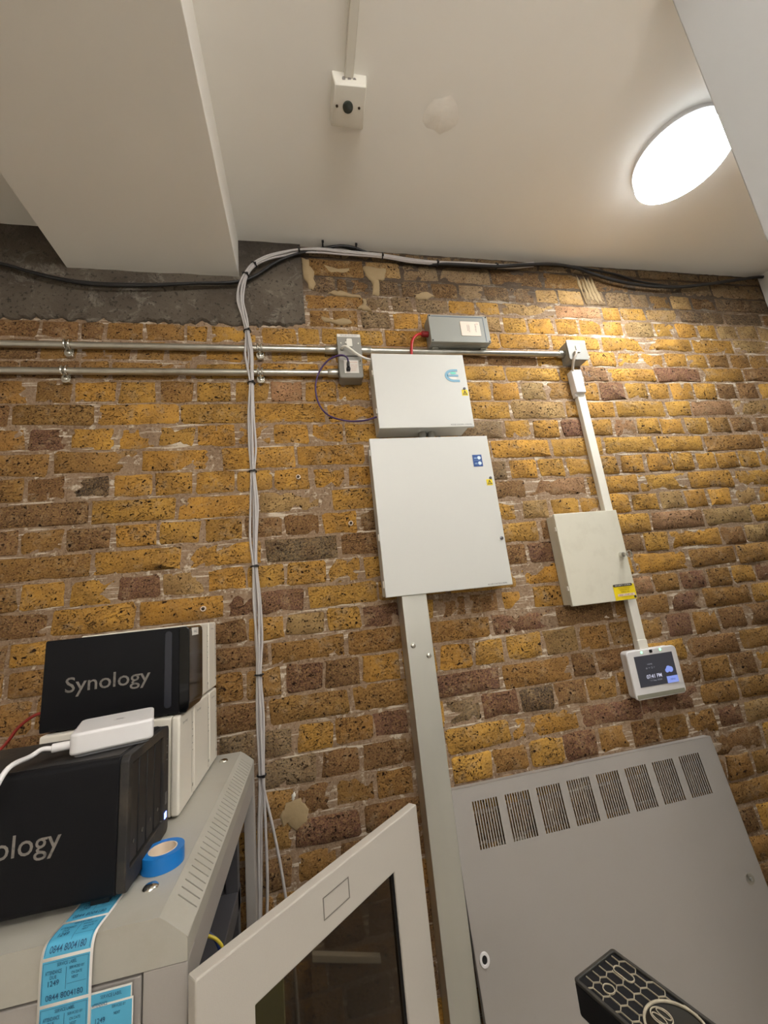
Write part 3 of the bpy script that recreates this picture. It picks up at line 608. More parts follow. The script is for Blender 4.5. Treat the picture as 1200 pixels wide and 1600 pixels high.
def cable(name, label, pts, r, M, seg=8, n=6, group=None, cat='cable'):
    m = MB(); m.tube(smooth_path(pts, n), r, seg); return tag(m.build(name, M, angle=60), label, cat, group)
cable('data_cable', 'purple cable looping left of the white cabinet into the lower grey box', [(.172, 1.137, .770), (.168, 1.128, .782), (.152, 1.128, .7905), (.130, 1.135, .789), (.103, 1.145, .777), (.076, 1.155, .742), (.063, 1.165, .694), (.071, 1.168, .639), (.098, 1.165, .599), (.147, 1.155, .575), (.200, 1.150, .571), (.248, 1.148, .582)], .0028, mat('purple_sheath', (66, 40, 92), .4))
cable('power_cable', 'short white flex curving from the upper grey box to the white cabinet', [(.158, 1.152, .829), (.158, 1.141, .829), (.170, 1.134, .827), (.186, 1.134, .815), (.205, 1.136, .800), (.226, 1.14, .790), (.252, 1.146, .786)], .0042, PVC)

# grey alarm relay box above the conduit
t = thing('relay_box', 'large grey lidded box with a pinkish label above the middle conduit', 'box', (.58, 1.197, .862))
m = MB(); m.box(.4705, .690, 1.157, 1.197, .8625, .9695); m.build('body', GREYALU, t, bevel=.003)
m = MB(); m.prism(rrect(.469, .6915, .861, .971, .003, 3), 'y', 1.144, 1.1565); m.build('lid', GREYALU, t, bevel=.002)
m = MB(); m.ring([(.474, .966), (.4865, .966), (.673, .966), (.686, .966), (.686, .866), (.474, .866)], [(.4755, .9645), (.4865, .9645), (.6715, .9645), (.6715, .9645), (.6715, .8675), (.4755, .8675)], 'y', 1.1430, 1.1445)
m.bm.free(); m = MB(); m.box(.480, .6745, 1.1432, 1.1445, .9625, .9645).box(.6735, .6750, 1.1432, 1.1445, .866, .9645); m.build('lid_groove', mat('groove_blue', (86, 102, 122), .5), t)
for x, z in ((.4745, .9655), (.6860, .9655), (.6860, .8665), (.4745, .8665)):
    m = MB(); m.prism(circ(x, z, .0028, 12), 'y', 1.1428, 1.1446)
    m.build('lid_screw', CABLEK, t)
m = MB(); m.prism(rrect(.584, .657, .887, .945, .003, 3), 'y', 1.1425, 1.1442); m.build('label_plate', PAPER2, t)
text('lettering', 'ALARM RELAY', .034, .0045, (.6375, 1.1423, .935), INKG, t, right=(0, 0, -1), up=(1, 0, 0), depth=.0004)
text('lettering', 'INTERFACE UNIT\nCAUTION 24V', .030, .010, (.607, 1.1423, .931), INKG, t, right=(0, 0, -1), up=(1, 0, 0), depth=.0004)
text('lettering', 'FAS', .006, .004, (.6445, 1.1423, .933), mat('red_ink', (170, 50, 60), .6), t, depth=.0004)
for x in (.480, .662):
    m = MB(); m.box(x, x + .024, 1.172, 1.1905, .856, .8635)
    m.build('mounting_foot', CHROME, t, bevel=.001)
m = MB(); m.tube([(.471, 1.172, .910), (.448, 1.170, .910), (.444, 1.170, .910)], [.0105, .0105, .007], 14); m.build('cable_gland', mat('red_gland', (128, 24, 24), .45), t)
cable('fire_cable', 'red cable dropping from the grey lidded box behind the upper white cabinet', [(.448, 1.170, .910), (.432, 1.168, .906), (.414, 1.166, .890), (.404, 1.166, .866), (.400, 1.170, .830), (.399, 1.182, .796)], .0048, mat('red_sheath', (186, 36, 34), .4))

# ================================================================== WHITE CABINETS
def cabinet(name, label, dx, dz, dy, bx, M, depth_back=1.197):
    t = thing(name, label, 'cabinet', ((dx[0] + dx[1]) / 2, depth_back, dz[0]))
    m = MB(); m.box(bx[0], bx[1], dy + .013, depth_back, dz[0] + .004, dz[1] - .004); m.build('body', M, t, bevel=.0015)
    m = MB(); x0, x1, z0, z1 = dx[0], dx[1], dz[0], dz[1]
    m.box(x0, x1, dy, dy + .0115, z0, z1); m.build('door', M, t, bevel=.0016)
    return t
def warning(t, x, z, y, s=.0105):
    m = MB(); m.box(x - s, x + s, y - .0006, y, z - s, z + s); pl = m.build('warning_label', YEL, t)
    m = MB(); m.ring([(x, z + s * .8), (x - s * .8, z - s * .65), (x + s * .8, z - s * .65)], [(x, z + s * .45), (x - s * .5, z - s * .45), (x + s * .5, z - s * .45)], 'y', y - .0012, y - .0006)
    m.box(x - s * .08, x + s * .08, y - .0012, y - .0006, z - s * .35, z + s * .25); m.build('hazard_triangle', INK, pl)
def camlock(t, x, z, y, r=.0045):
    m = MB(); m.tube([(x, y, z), (x, y - .002, z), (x, y - .003, z)], [r, r, r * .7], 16); m.build('lock', mat('lock_metal', (120, 118, 122), .3, .8), t)
t = cabinet('control_cabinet', 'upper white steel cabinet with a blue arched emblem, topmost of the stacked pair', (.2455, .5605), (.5285, .7915), 1.1175, (.249, .546), CAB)
y = 1.1175
# blue arched emblem: a half ring with three arms
m = MB(); ex, ez = .516, .7125
arc = [(ex + .0005 - .031 * math.sin(a) , ez + .0235 * math.cos(a)) for a in [math.radians(d) for d in range(0, 181, 12)]]
arci = [(ex + .0005 - .020 * math.sin(a), ez + .0155 * math.cos(a)) for a in [math.radians(d) for d in range(180, -1, -12)]]
EMB = mat('emblem_blue', (126, 170, 192), .5)
m.prism(arc + arci, 'y', y - .0008, y + .0005); m.box(ex, ex + .0155, y - .0008, y + .0005, ez + .0155, ez + .0235).box(ex, ex + .0195, y - .0008, y + .0005, ez - .0235, ez - .0155).box(ex - .022, ex + .0165, y - .0008, y + .0005, ez - .0035, ez + .0035)
emb = m.build('emblem', EMB, t)
m = MB(); m.prism(circ(ex, ez + .0095, .011, 16, .0045), 'y', y - .0006, y + .0005); m.build('green_window', mat('mint', (120, 214, 190), .5), emb)
m = MB(); m.prism(circ(ex - .002, ez - .0095, .012, 16, .0045), 'y', y - .0006, y + .0005); m.build('white_window', PAPER, emb)
warning(t, .5462, .6495, y); camlock(t, .5468, .6645, y)
text('lettering', 'ACCESS CONTROL LOCK PSU', .072, .0042, (.480, y, .5345), INK, t, depth=.0006)
for z in (.724, .590):
    m = MB(); m.box(.2425, .2465, y + .004, y + .013, z - .009, z + .009); m.build('hinge', PVC, t, bevel=.001)
m = MB()
for x in (.398, .428): m.tube([(x, 1.168, .534), (x, 1.168, .522), (x, 1.168, .516), (x, 1.168, .488)], [.013, .013, .010, .010], 14)
tag(m.build('cable_coupler', GREYBOX), 'pair of grey bushes joining the upper and the large white cabinet', 'coupler')

t = cabinet('control_cabinet', 'large tall white steel cabinet with a blue two-row label, below the arched emblem cabinet', (.210, .596), (.0185, .4945), 1.1155, (.216, .586), CAB)
y = 1.1155
m = MB(); m.box(.534, .565, y - .0008, y, .391, .430); bl = m.build('blue_label', BLUE, t)
for z in (.4195, .4015):
    m = MB(); m.prism(circ(.5555, z, .0058, 16), 'y', y - .0014, y - .0008)
    m.build('white_dot', mat('label_white', (220, 236, 244), .5), bl)
m = MB()
for z in (.4195, .4015): m.box(.5385, .5475, y - .0014, y - .0008, z - .001, z + .001).box(.5375, .5475, y - .0014, y - .0008, z - .0035, z - .0025)
m.build('label_print', mat('label_pale', (150, 184, 220), .5), bl)
m = MB(); m.box(.5365, .5625, y - .0014, y - .0008, .4100, .4106); m.build('label_rule', mat('label_pale', (150, 184, 220), .5), bl)
warning(t, .5775, .3375, y, .0098); camlock(t, .5830, .3515, y); camlock(t, .5850, .159, y, .0055)
text('lettering', 'ACCESS CONTROL PANEL', .062, .0040, (.5165, y, .0235), INK, t, depth=.0006)
for z in (.45, .189, .055):
    m = MB(); m.box(.2070, .2115, y + .004, y + .013, z - .010, z + .010); m.build('hinge', PVC, t, bevel=.001)

t = cabinet('key_cabinet', 'smaller cream steel cabinet with a key in its lock and a yellow label', (.7965, 1.0315), (-.0665, .2275), 1.1445, (.8005, 1.026), CREAM)
y = 1.1445
for z in (.178, -.012):
    m = MB(); m.box(.7935, .7975, y + .003, y + .012, z - .007, z + .007); m.build('hinge', PVC, t, bevel=.001)
m = MB(); m.tube([(1.008, y, .076), (1.008, y - .004, .076), (1.008, y - .012, .076), (1.008, y - .013, .076)], [.0095, .0085, .0080, .005], 22); lk = m.build('lock', CHROME, t)
m = MB(); m.box(1.0070, 1.0090, y - .030, y - .012, .0715, .0800)
m.tube([(1.0095 + .0095 * math.cos(a), y - .033, .0755 + .0095 * math.sin(a)) for a in [2 * math.pi * k / 18 for k in range(19)]], .0022, 8); m.build('key', CHROME, lk)
m = MB(); m.box(.951, 1.029, y - .0008, y, -.0650, -.0175); yl = m.build('yellow_label', YEL, t)
m = MB(); m.prism(rrect(.9515, 1.0215, -.0235, -.0155, .0038), 'y', y - .0015, y - .0008); m.build('black_band', INK, yl)
text('lettering', 'SECURITY SYSTEMS', .058, .0042, (.9575, y, -.0215), PAPER, yl, depth=.0018)
text('lettering', 'SERVICE & MAINTENANCE', .044, .0030, (.968, y, -.0300), mat('brown_ink', (150, 110, 10), .6), yl, depth=.0012)
text('lettering', 'INSTALLED BY', .036, .0030, (.972, y, -.0350), mat('brown_ink', (150, 110, 10), .6), yl, depth=.0012)
text('lettering', 'CALL US', .030, .0038, (.976, y, -.0425), INK, yl, depth=.0012)
m = MB(); m.box(.962, 1.024, y - .0013, y - .0008, -.0535, -.0460); m.build('phone_band', PAPER2, yl)
text('lettering', '020 - 7 47 10', .050, .0048, (.966, y, -.0522), mat('red_ink', (170, 50, 60), .6), yl, depth=.0018)
text('lettering', 'www.security', .036, .0028, (.974, y, -.0580), mat('brown_ink', (150, 110, 10), .6), yl, depth=.0012)
m = MB(); m.prism(circ(1.0235, -.0585, .0042, 16), 'y', y - .0015, y - .0008); m.build('round_mark', INK, yl)

# ================================================================== RIGHT-HAND DROP
t = wallbox('junction_box', 'small square grey box at the right end of the conduit', 1.003, 1.079, .808, .886, 1.157, 1.2, GREYBOX)
m = MB(); m.prism(rrect(1.001, 1.081, .806, .888, .004, 3), 'y', 1.153, 1.158); m.build('front_plate', GREYBOX, t, bevel=.0012)
m = MB(); m.prism(rrect(1.034, 1.050, .836, .866, .003, 3), 'y', 1.149, 1.1535); m.build('fuse_flap', PVC, t, bevel=.0008)
m = MB(); m.box(1.002, 1.080, 1.1522, 1.1532, .877, .887); m.build('paper_strip', PAPER, t)
text('lettering', 'DOOR ACCESS PSU', .056, .0042, (1.012, 1.1522, .880), INKG, t, depth=.0004)
cable('power_cable', 'short pale flex joining the right grey box to the slim white unit below it', [(1.022, 1.153, .832), (1.022, 1.143, .832), (1.020, 1.140, .822), (1.012, 1.146, .805), (1.010, 1.156, .788), (1.014, 1.170, .768)], .0044, mat('pale_flex', (196, 184, 168), .5))
t = thing('power_supply', 'slim white power unit with a printed label, between the grey box and the white trunking', 'power supply', (1.03, 1.198, .68))
m = MB(); m.box(1.0085, 1.0490, 1.1675, 1.198, .680, .7740); m.build('case', PVCW, t, bevel=.003)
m = MB(); m.box(1.010, 1.020, 1.180, 1.197, .668, .682); m.build('mounting_lug', PVCW, t, bevel=.002)
text('lettering', 'AC/DC ADAPTER\nINPUT 240V\nOUTPUT 12V', .022, .040, (1.0420, 1.1675, .765), INKG, t, right=(0, 0, -1), up=(1, 0, 0), depth=.0005)
text('lettering', 'LED CE\nIP20', .022, .020, (1.0400, 1.1675, .716), INK, t, right=(0, 0, -1), up=(1, 0, 0), depth=.0005)
m = MB(); m.box(1.0185, 1.0505, 1.1785, 1.199, .2235, .6810); tag(m.build('mini_trunking', PVC, bevel=.002), 'long white trunking dropping from the slim power unit to the cream cabinet', 'trunking')
m = MB(); m.box(1.0235, 1.0555, 1.1785, 1.199, -.2260, -.0600).box(1.0225, 1.0565, 1.1765, 1.199, -.2260, -.1950); tag(m.build('mini_trunking', PVC, bevel=.002), 'short white trunking from the cream cabinet down to the touch screen', 'trunking')

t = thing('entry_panel', 'white wall touch screen reading 07:41 PM under the cream cabinet', 'touch screen', (1.05, 1.198, -.366))
m = MB(); m.prism(rrect(.964, 1.141, -.364, -.225, .012, 6), 'y', 1.173, 1.198); m.build('back_case', PVCW, t, bevel=.002)
m = MB(); m.prism(rrect(.960, 1.144, -.3665, -.2230, .013, 6), 'y', 1.1645, 1.1745); m.build('front_case', PVCW, t, bevel=.0025)
m = MB(); m.box(.9655, 1.1385, 1.1636, 1.1650, -.3630, -.3510); m.build('lower_band', mat('warm_grey_band', (158, 156, 138), .35, .3), t, bevel=.0004)
m = MB(); m.box(.9835, 1.1240, 1.1634, 1.1650, -.3310, -.2410); scn = m.build('screen', emit('screen_dark', srgb(50, 50, 58), .32), t)
SW = emit('screen_white', srgb(206, 206, 226), .38); SG = emit('screen_grey', srgb(150, 150, 158), .34); SB = emit('screen_blue', srgb(140, 160, 236), .36)
text('lettering', '07:41 PM', .055, .0115, (1.012, 1.1634, -.3090), SW, scn, depth=.0006, bold=.01)
text('lettering', '11 Sep 2024', .042, .0060, (1.023, 1.1634, -.3190), SG, scn, depth=.0006)
text('lettering', 'HOME', .018, .0045, (1.024, 1.1634, -.2700), SG, scn, depth=.0006)
text('lettering', '6 + 2 ?', .032, .0055, (1.016, 1.1634, -.2810), SG, scn, depth=.0006)
m = MB()
for cx, cz, r in ((1.097, -.289, .0085), (1.104, -.2915, .0085), (1.0905, -.2935, .0065)): m.prism(circ(cx, cz, r, 18), 'y', 1.1626, 1.1634)
m.build('cloud_icon', SB, scn)
m = MB(); m.box(1.083, 1.1235, 1.1626, 1.1634, -.3305, -.3110); bt = m.build('button', SB, scn)
text('lettering', 'MENU', .018, .0050, (1.094, 1.1626, -.3230), emit('screen_navy', srgb(60, 62, 120), .25), scn, depth=.0006)
m = MB(); m.prism(rrect(1.0435, 1.0545, -.2355, -.2265, .002), 'y', 1.1636, 1.1650); m.build('camera_window', BLACKG, t)
for x, z in ((1.015, -.2310), (1.085, -.2300)):
    m = MB(); m.prism(circ(x, z, .0035, 14), 'y', 1.1638, 1.1650)
    m.build('status_light', emit('green_led', srgb(120, 240, 150), 1.6), t)

# ================================================================== STEEL TRUNKING DROP
t = thing('steel_trunking', 'wide galvanised steel trunking dropping from the large white cabinet to the floor', 'trunking', (.294, 1.198, FLOOR))
m = MB(); m.box(.2585, .3285, 1.131, 1.198, FLOOR, .0250); m.build('channel', GALV, t, bevel=.0012)
m = MB(); m.box(.2570, .3300, 1.1245, 1.1310, FLOOR, .0240); m.build('lid', GALV, t, bevel=.0015)
for x, z in ((.274, -.117), (.315, -.148)):
    m = MB(); m.tube([(x, 1.1245, z), (x, 1.1235, z), (x, 1.1215, z), (x, 1.1205, z)], [.0075, .0072, .0045, .0015], 18); m.build('screw', CHROME, t)

# ================================================================== CABLE RUNS
run = [(.96, 1.180, 1.252), (.88, 1.180, 1.240), (.793, 1.178, 1.231), (.674, 1.178, 1.232), (.552, 1.178, 1.227), (.445, 1.178, 1.231), (.342, 1.178, 1.242), (.207, 1.178, 1.246), (.116, 1.176, 1.246), (.041, 1.174, 1.237), (-.008, 1.172, 1.220), (-.063, 1.170, 1.196), (-.111, 1.168, 1.161), (-.139, 1.166, 1.115), (-.157, 1.166, 1.063), (-.156, 1.166, 1.010), (-.149, 1.166, .952), (-.140, 1.164, .897), (-.139, 1.160, .847), (-.137, 1.160, .809), (-.136, 1.160, .760), (-.133, 1.164, .711), (-.136, 1.17, .608), (-.137, 1.175, .502), (-.139, 1.178, .426), (-.141, 1.180, .322), (-.142, 1.18, .226), (-.143, 1.18, .144), (-.139, 1.18, .046), (-.139, 1.18, -.056), (-.141, 1.18, -.145), (-.142, 1.18, -.25), (-.143, 1.18, -.384), (-.146, 1.182, -.50), (-.150, 1.182, -.62), (-.152, 1.182, -.80), (-.150, 1.182, -1.1), (-.150, 1.182, -1.5)]
tiesz = {9, 12, 13, 17, 21, 24, 27, 30, 32, 6, 4, 2}
for k in range(4):
    pts = []
    for i, p in enumerate(run):
        a = k * math.pi / 2 + .35 * math.sin(i * .9 + k) + .4; s = .0048 if i in tiesz else .0048 + (.0075 if i > 13 else .003) * abs(math.sin(i * 1.7 + k * 2.1))
        q = Vector(p); tdir = (Vector(run[min(i + 1, len(run) - 1)]) - Vector(run[max(i - 1, 0)])).normalized()
        side = tdir.cross(Vector((0, 1, 0))).normalized()
        pts.append(q + side * s * math.cos(a) + Vector((0, 1, 0)) * .0048 * math.sin(a))
    if k == 3: pts = pts[:33] + [Vector((-.136, 1.182, -.43)), Vector((-.122, 1.184, -.499)), Vector((-.107, 1.184, -.584)), Vector((-.098, 1.184, -.651)), Vector((-.088, 1.184, -.73)), Vector((-.08, 1.184, -1.0)), Vector((-.08, 1.184, -1.5))]
    if k < 3: cable('grey_cable', 'grey data cable in the bundle running under the ceiling and down the brick wall', pts, .0034, CABLEG, n=5, group='grey data cables tied in one bundle')
    else: cable('grey_cable', 'grey data cable that leaves the tied bundle and splays right beside the rack', pts, .0034, CABLEG, n=5)
def ring_tie(i, label):
    p = Vector(run[i]); tdir = (Vector(run[i + 1]) - Vector(run[i - 1])).normalized(); side = tdir.cross(Vector((0, 1, 0))).normalized(); Y = Vector((0, 1, 0))
    t = thing('cable_tie', label, 'cable tie', p, 'black ties on the grey cable bundle')
    m = MB(); m.tube([p + side * .0105 * math.cos(a) + Y * .0105 * math.sin(a) for a in [2 * math.pi * k / 16 for k in range(17)]], .0022, 6, caps=False); m.build('strap', TIE, t)
    m = MB(); c = p - Y * .0115 + side * .006; m.box(c.x - .0035, c.x + .0035, c.y - .003, c.y + .003, c.z - .003, c.z + .003); m.build('tie_head', TIE, t, bevel=.0008)
names = {2: 'black cable tie on the grey bundle under the ceiling, above the grey lidded box', 4: 'black cable tie on the grey bundle under the ceiling, left of the grey lidded box', 6: 'black cable tie on the grey bundle above the upper white cabinet', 9: 'black cable tie where the grey bundle starts to bend down',
         12: 'black cable tie halfway round the bend of the grey bundle', 13: 'black cable tie at the corner of the beam where bundle turns down', 17: 'black cable tie on the grey drop just above the upper conduit', 21: 'black cable tie on the grey drop just below the lower conduit',
         24: 'black cable tie on the grey drop level with the top of the large cabinet', 27: 'black cable tie on the grey drop level with the foot of the large cabinet', 30: 'black cable tie on the grey drop level with the black storage boxes', 32: 'lowest black cable tie on the grey drop beside the rack lid'}
for i, l in names.items(): ring_tie(i, l)

kl = [(-1.62, 1.178, 1.16), (-1.2, 1.178, 1.16), (-.883, 1.178, 1.122), (-.764, 1.178, 1.091), (-.685, 1.178, 1.072), (-.588, 1.178, 1.062), (-.443, 1.178, 1.066), (-.290, 1.178, 1.080), (-.185, 1.178, 1.088), (-.118, 1.184, 1.119), (-.041, 1.186, 1.188), (.040, 1.186, 1.236), (.10, 1.188, 1.258), (.14, 1.186, 1.268)]
cable('black_cable', 'upper of two black cables sagging across the concrete at the left', [(x, y, z + .004) for x, y, z in kl] + [(.187, 1.18, 1.2745), (.244, 1.18, 1.264), (.30, 1.186, 1.252), (.45, 1.19, 1.244), (.60, 1.190, 1.240), (.75, 1.190, 1.236)], .0048, CABLEK)
cable('black_cable', 'lower of two black cables sagging across the concrete at the left', [(x, y - .009, z - .006 - .004 * math.sin(x * 9)) for x, y, z in kl] + [(.187, 1.172, 1.268), (.235, 1.172, 1.266), (.29, 1.178, 1.252), (.36, 1.188, 1.244), (.5, 1.192, 1.238), (.7, 1.192, 1.24)], .0046, CABLEK)
cable('black_cable', 'thick black cable running right under the ceiling and dipping over the brick', [(.52, 1.184, 1.222), (.571, 1.176, 1.222), (.68, 1.172, 1.220), (.792, 1.170, 1.221), (.90, 1.172, 1.238), (1.036, 1.176, 1.255), (1.137, 1.178, 1.249), (1.233, 1.178, 1.220), (1.362, 1.178, 1.190), (1.565, 1.178, 1.180), (1.775, 1.178, 1.206), (1.963, 1.178, 1.242), (2.072, 1.178, 1.262), (2.12, 1.178, 1.268)], .0060, CABLEK)
cable('black_cable', 'thinner black cable above the thick one, joining it at the right', [(.70, 1.192, 1.244), (.793, 1.19, 1.246), (1.007, 1.19, 1.266), (1.153, 1.19, 1.266), (1.331, 1.19, 1.244), (1.446, 1.19, 1.214), (1.602, 1.188, 1.196), (1.70, 1.186, 1.196), (1.80, 1.184, 1.216), (1.963, 1.184, 1.250), (2.12, 1.184, 1.274)], .0042, CABLEK)
for i, (x, z, y, l) in enumerate([(.127, 1.270, 1.178, 'black tie knot at the high point of the sagging black cables'), (.246, 1.264, 1.174, 'second black tie knot right of the high point of black cables')]):
    t = thing('cable_tie', l, 'cable tie', (x, y, z), 'ties on the black cables')
    m = MB(); m.tube([(x, y + .012 * math.cos(a), z + .011 * math.sin(a)) for a in [2 * math.pi * k / 14 for k in range(15)]], .0025, 6, caps=False); m.build('strap', TIE, t)
    m = MB(); m.box(x - .004, x + .004, y - .016, y - .010, z + .001, z + .009); m.build('tie_head', TIE, t, bevel=.001)

# old plugs and fixings left in the wall
for x, z, l in ((-.283, .042, 'old screw fixing in the brick above the white storage stack'), (-.008, .409, 'old screw fixing in the brick left of the large white cabinet, level with its top'), (.141, .253, 'old screw fixing in the brick left of the large white cabinet, at mid height')):
    t = thing('wall_plug', l, 'fixing', (x, 1.198, z), 'old fixings left in the brick wall')
    m = MB(); m.tube([(x, 1.200, z), (x, 1.1925, z)], [.0075, .007], 14); m.build('plug_collar', PAPER2, t)
    m = MB(); m.tube([(x, 1.193, z), (x, 1.190, z), (x, 1.1885, z)], [.0045, .0042, .002], 10); m.build('screw_head', RUST, t)

# ================================================================== RACK
X0, X1, Y0, Y1 = -.70, -.155, .579, 1.140          # outer faces of the rack
XR_, XL_ = -.185, -.67                              # ridges of its lid
ZT, ZO, ZB = -.311, -.336, -.357
t = thing('equipment_rack', 'grey steel equipment rack with an open right side and storage boxes on its lid', 'rack', ((X0 + X1) / 2, (Y0 + Y1) / 2, FLOOR))
m = MB()
m.poly([(XL_, Y0, ZT), (XR_, Y0, ZT), (XR_, Y1, ZT), (XL_, Y1, ZT)])
m.poly([(X0, Y0, ZO), (XL_, Y0, ZT), (XL_, Y1, ZT), (X0, Y1, ZO)])
m.poly([(X0, Y0, ZB), (X0, Y0, ZO), (X0, Y1, ZO), (X0, Y1, ZB)])
m.poly([(X1, Y0, ZB), (X1, Y1, ZB), (X1, Y1, ZO), (X1, Y0, ZO)])
for y in (Y0, Y1): m.poly([(X0, y, ZB), (X1, y, ZB), (X1, y, ZO), (XR_, y, ZT), (XL_, y, ZT), (X0, y, ZO)])
# right slope with its row of vent slots cut through
def sl(u, y): return (XR_ + (X1 - XR_) * u, y, ZT + (ZO - ZT) * u)
ys = [Y0]; n = 33; p0, pitch, w = .622, .0148, .0024
for k in range(n): ys += [p0 + k * pitch, p0 + k * pitch + w]
ys.append(Y1)
for a, b in zip(ys[:-1:1], ys[1:]):
    slot = abs((b - a) - w) < 1e-6
    for u0, u1 in ((0, .22), (.22, .93), (.93, 1)):
        if slot and u0 == .22: continue
        m.poly([sl(u0, a), sl(u1, a), sl(u1, b), sl(u0, b)])
bmesh.ops.remove_doubles(m.bm, verts=m.bm.verts[:], dist=.00001)
lid = m.build('lid', RACKTOP, t, smooth=False, bevel=.0)
sm = lid.modifiers.new('sheet', 'SOLIDIFY'); sm.thickness = .0012; sm.offset = -1
for x, y in ((-.215, .642), (-.215, 1.09)):
    m = MB(); m.tube([(x, y, ZT), (x, y, ZT + .001), (x, y, ZT + .003), (x, y, ZT + .0042)], [.0095, .0092, .007, .003], 20); m.build('lid_bolt', CHROME, t)
for x0, x1 in ((X1 - .045, X1), (X0, X0 + .045)):
    m = MB(); m.box(x0, x1, Y0 + .001, Y0 + .030, FLOOR, ZB - .001)
    m.build('front_post', RACK, t, bevel=.0015, smooth=False)
for x0, x1 in ((X1 - .022, X1), (X0, X0 + .022)):
    m = MB(); m.box(x0, x1, Y1 - .030, Y1, FLOOR, ZB - .001)
    m.build('rear_post', RACK, t, bevel=.0015, smooth=False)
m = MB(); m.box(X1 - .020, X1 - .001, Y0 + .030, Y1 - .03, ZB - .042, ZB - .001).box(X0, X0 + .02, Y0 + .03, Y1 - .03, ZB - .042, ZB - .001).box(X0 + .02, X1 - .02, Y1 - .02, Y1, ZB - .04, ZB)
m.build('top_rail', RACK, t, bevel=.0015, smooth=False)
m = MB(); m.box(X0 + .047, X1 - .047, Y0 + .003, Y0 + .018, FLOOR + .06, ZB - .004); m.build('front_panel', RACK, t, bevel=.002, smooth=False)
m = MB(); m.box(X1 - .055, X1 - .030, Y1 - .075, Y1 - .05, FLOOR, ZB - .04).box(X1 - .085, X1 - .060, Y1 - .075, Y1 - .05, FLOOR, ZB - .04); m.build('mounting_rail', RACKIN, t, bevel=.001, smooth=False)
m = MB(); m.box(X0 + .02, X1 - .03, Y0 + .10, Y1 - .04, -.600, -.560); eq = m.build('patch_panel', RACKIN, t, bevel=.002, smooth=False)
m = MB(); m.box(X0 + .02, X1 - .05, Y0 + .05, Y1 - .20, -.72, -.66); m.build('rack_shelf', RACKIN, t, bevel=.002, smooth=False)
m = MB(); m.box(X0 + .002, X1 - .002, Y0 + .002, Y1 - .002, FLOOR + .01, FLOOR + .06); m.build('base', RACK, t, smooth=False)
m = MB(); m.box(X0 + .001, X0 + .003, Y0 + .03, Y1 - .03, FLOOR + .06, ZB - .04); m.build('side_panel', RACK, t, smooth=False)
cable('patch_cable', 'thin yellow patch cable inside the open rack', [(-.36, .80, -.48), (-.25, .77, -.440), (-.20, .755, -.432), (-.172, .75, -.440), (-.160, .75, -.448), (-.152, .75, -.462), (-.149, .75, -.49), (-.160, .76, -.54), (-.20, .78, -.557)], .0022, mat('yellow_sheath', (214, 190, 60), .4))
cable('patch_cable', 'dark blue patch cable in the shadow inside the open rack', [(-.40, .84, -.50), (-.25, .82, -.462), (-.20, .81, -.462), (-.172, .80, -.48), (-.165, .80, -.52), (-.20, .82, -.557)], .0024, mat('blue_sheath', (36, 52, 96), .4))

# glazed rack door swung wide open
DA = Vector((-.139, .548, 0)); DD = Vector((.7603, .6496, 0)).normalized(); DN = Vector((DD.y, -DD.x, 0))
DM = Matrix(((DD.x, -DN.x, 0, DA.x), (DD.y, -DN.y, 0, DA.y), (0, 0, 1, 0), (0, 0, 0, 1)))      # local x along the door, -y towards the camera
t = thing('rack_door', 'grey rack door with tinted glass, swung open from the right front corner of the rack', 'door', (DA.x, DA.y, -1.46))
dt, db, wd = ZB, -1.46, .405
m = MB(DM)
m.box(0, wd, 0, .0165, dt - .067, dt).box(0, wd, 0, .0165, db, db + .067)
m.box(0, .069, 0, .0165, db + .067, dt - .067).box(.328, wd, 0, .0165, db + .067, dt - .067)
bmesh.ops.remove_doubles(m.bm, verts=m.bm.verts[:], dist=1e-5)
m.bm.free()
m = MB(DM); m.ring([(0, db), (wd, db), (wd, dt), (0, dt)], [(.069, db + .067), (.328, db + .067), (.328, dt - .067), (.069, dt - .067)], 'y', 0, .0165)
m.build('door_frame', DOORP, t, bevel=.0018, smooth=False)
g = MB(DM); g.box(.066, .331, .008, .0105, db + .064, dt - .064)
gm, nt, N_, L_, b = nodes_of('tinted_glass'); b.inputs['Base Color'].default_value = (.20, .165, .12, 1); b.inputs['Transmission Weight'].default_value = 1; b.inputs['Roughness'].default_value = .03; b.inputs['IOR'].default_value = 1.45
g.build('glass_pane', gm, t, smooth=False)
m = MB(DM); m.box(.0685, .0700, .0030, .0080, db + .067, dt - .067).box(.3270, .3285, .0030, .0080, db + .067, dt - .067).box(.069, .328, .0030, .0080, dt - .0685, dt - .067); m.build('glass_seal', DARK, t, smooth=False)
m = MB(DM); m.ring([(.175, dt - .047), (.225, dt - .047), (.225, dt - .021), (.175, dt - .021)], [(.1762, dt - .0458), (.2238, dt - .0458), (.2238, dt - .0222), (.1762, dt - .0222)], 'y', -.0007, .0002)
m.build('badge_recess', mat('rack_recess_line', (120, 114, 104), .5), t, smooth=False)
for z in (dt - .10, db + .10):
    m = MB(DM); m.cyl((.004, .018, z - .03), (.004, .018, z + .03), .006, 12)
    m.build('hinge', RACK, t)

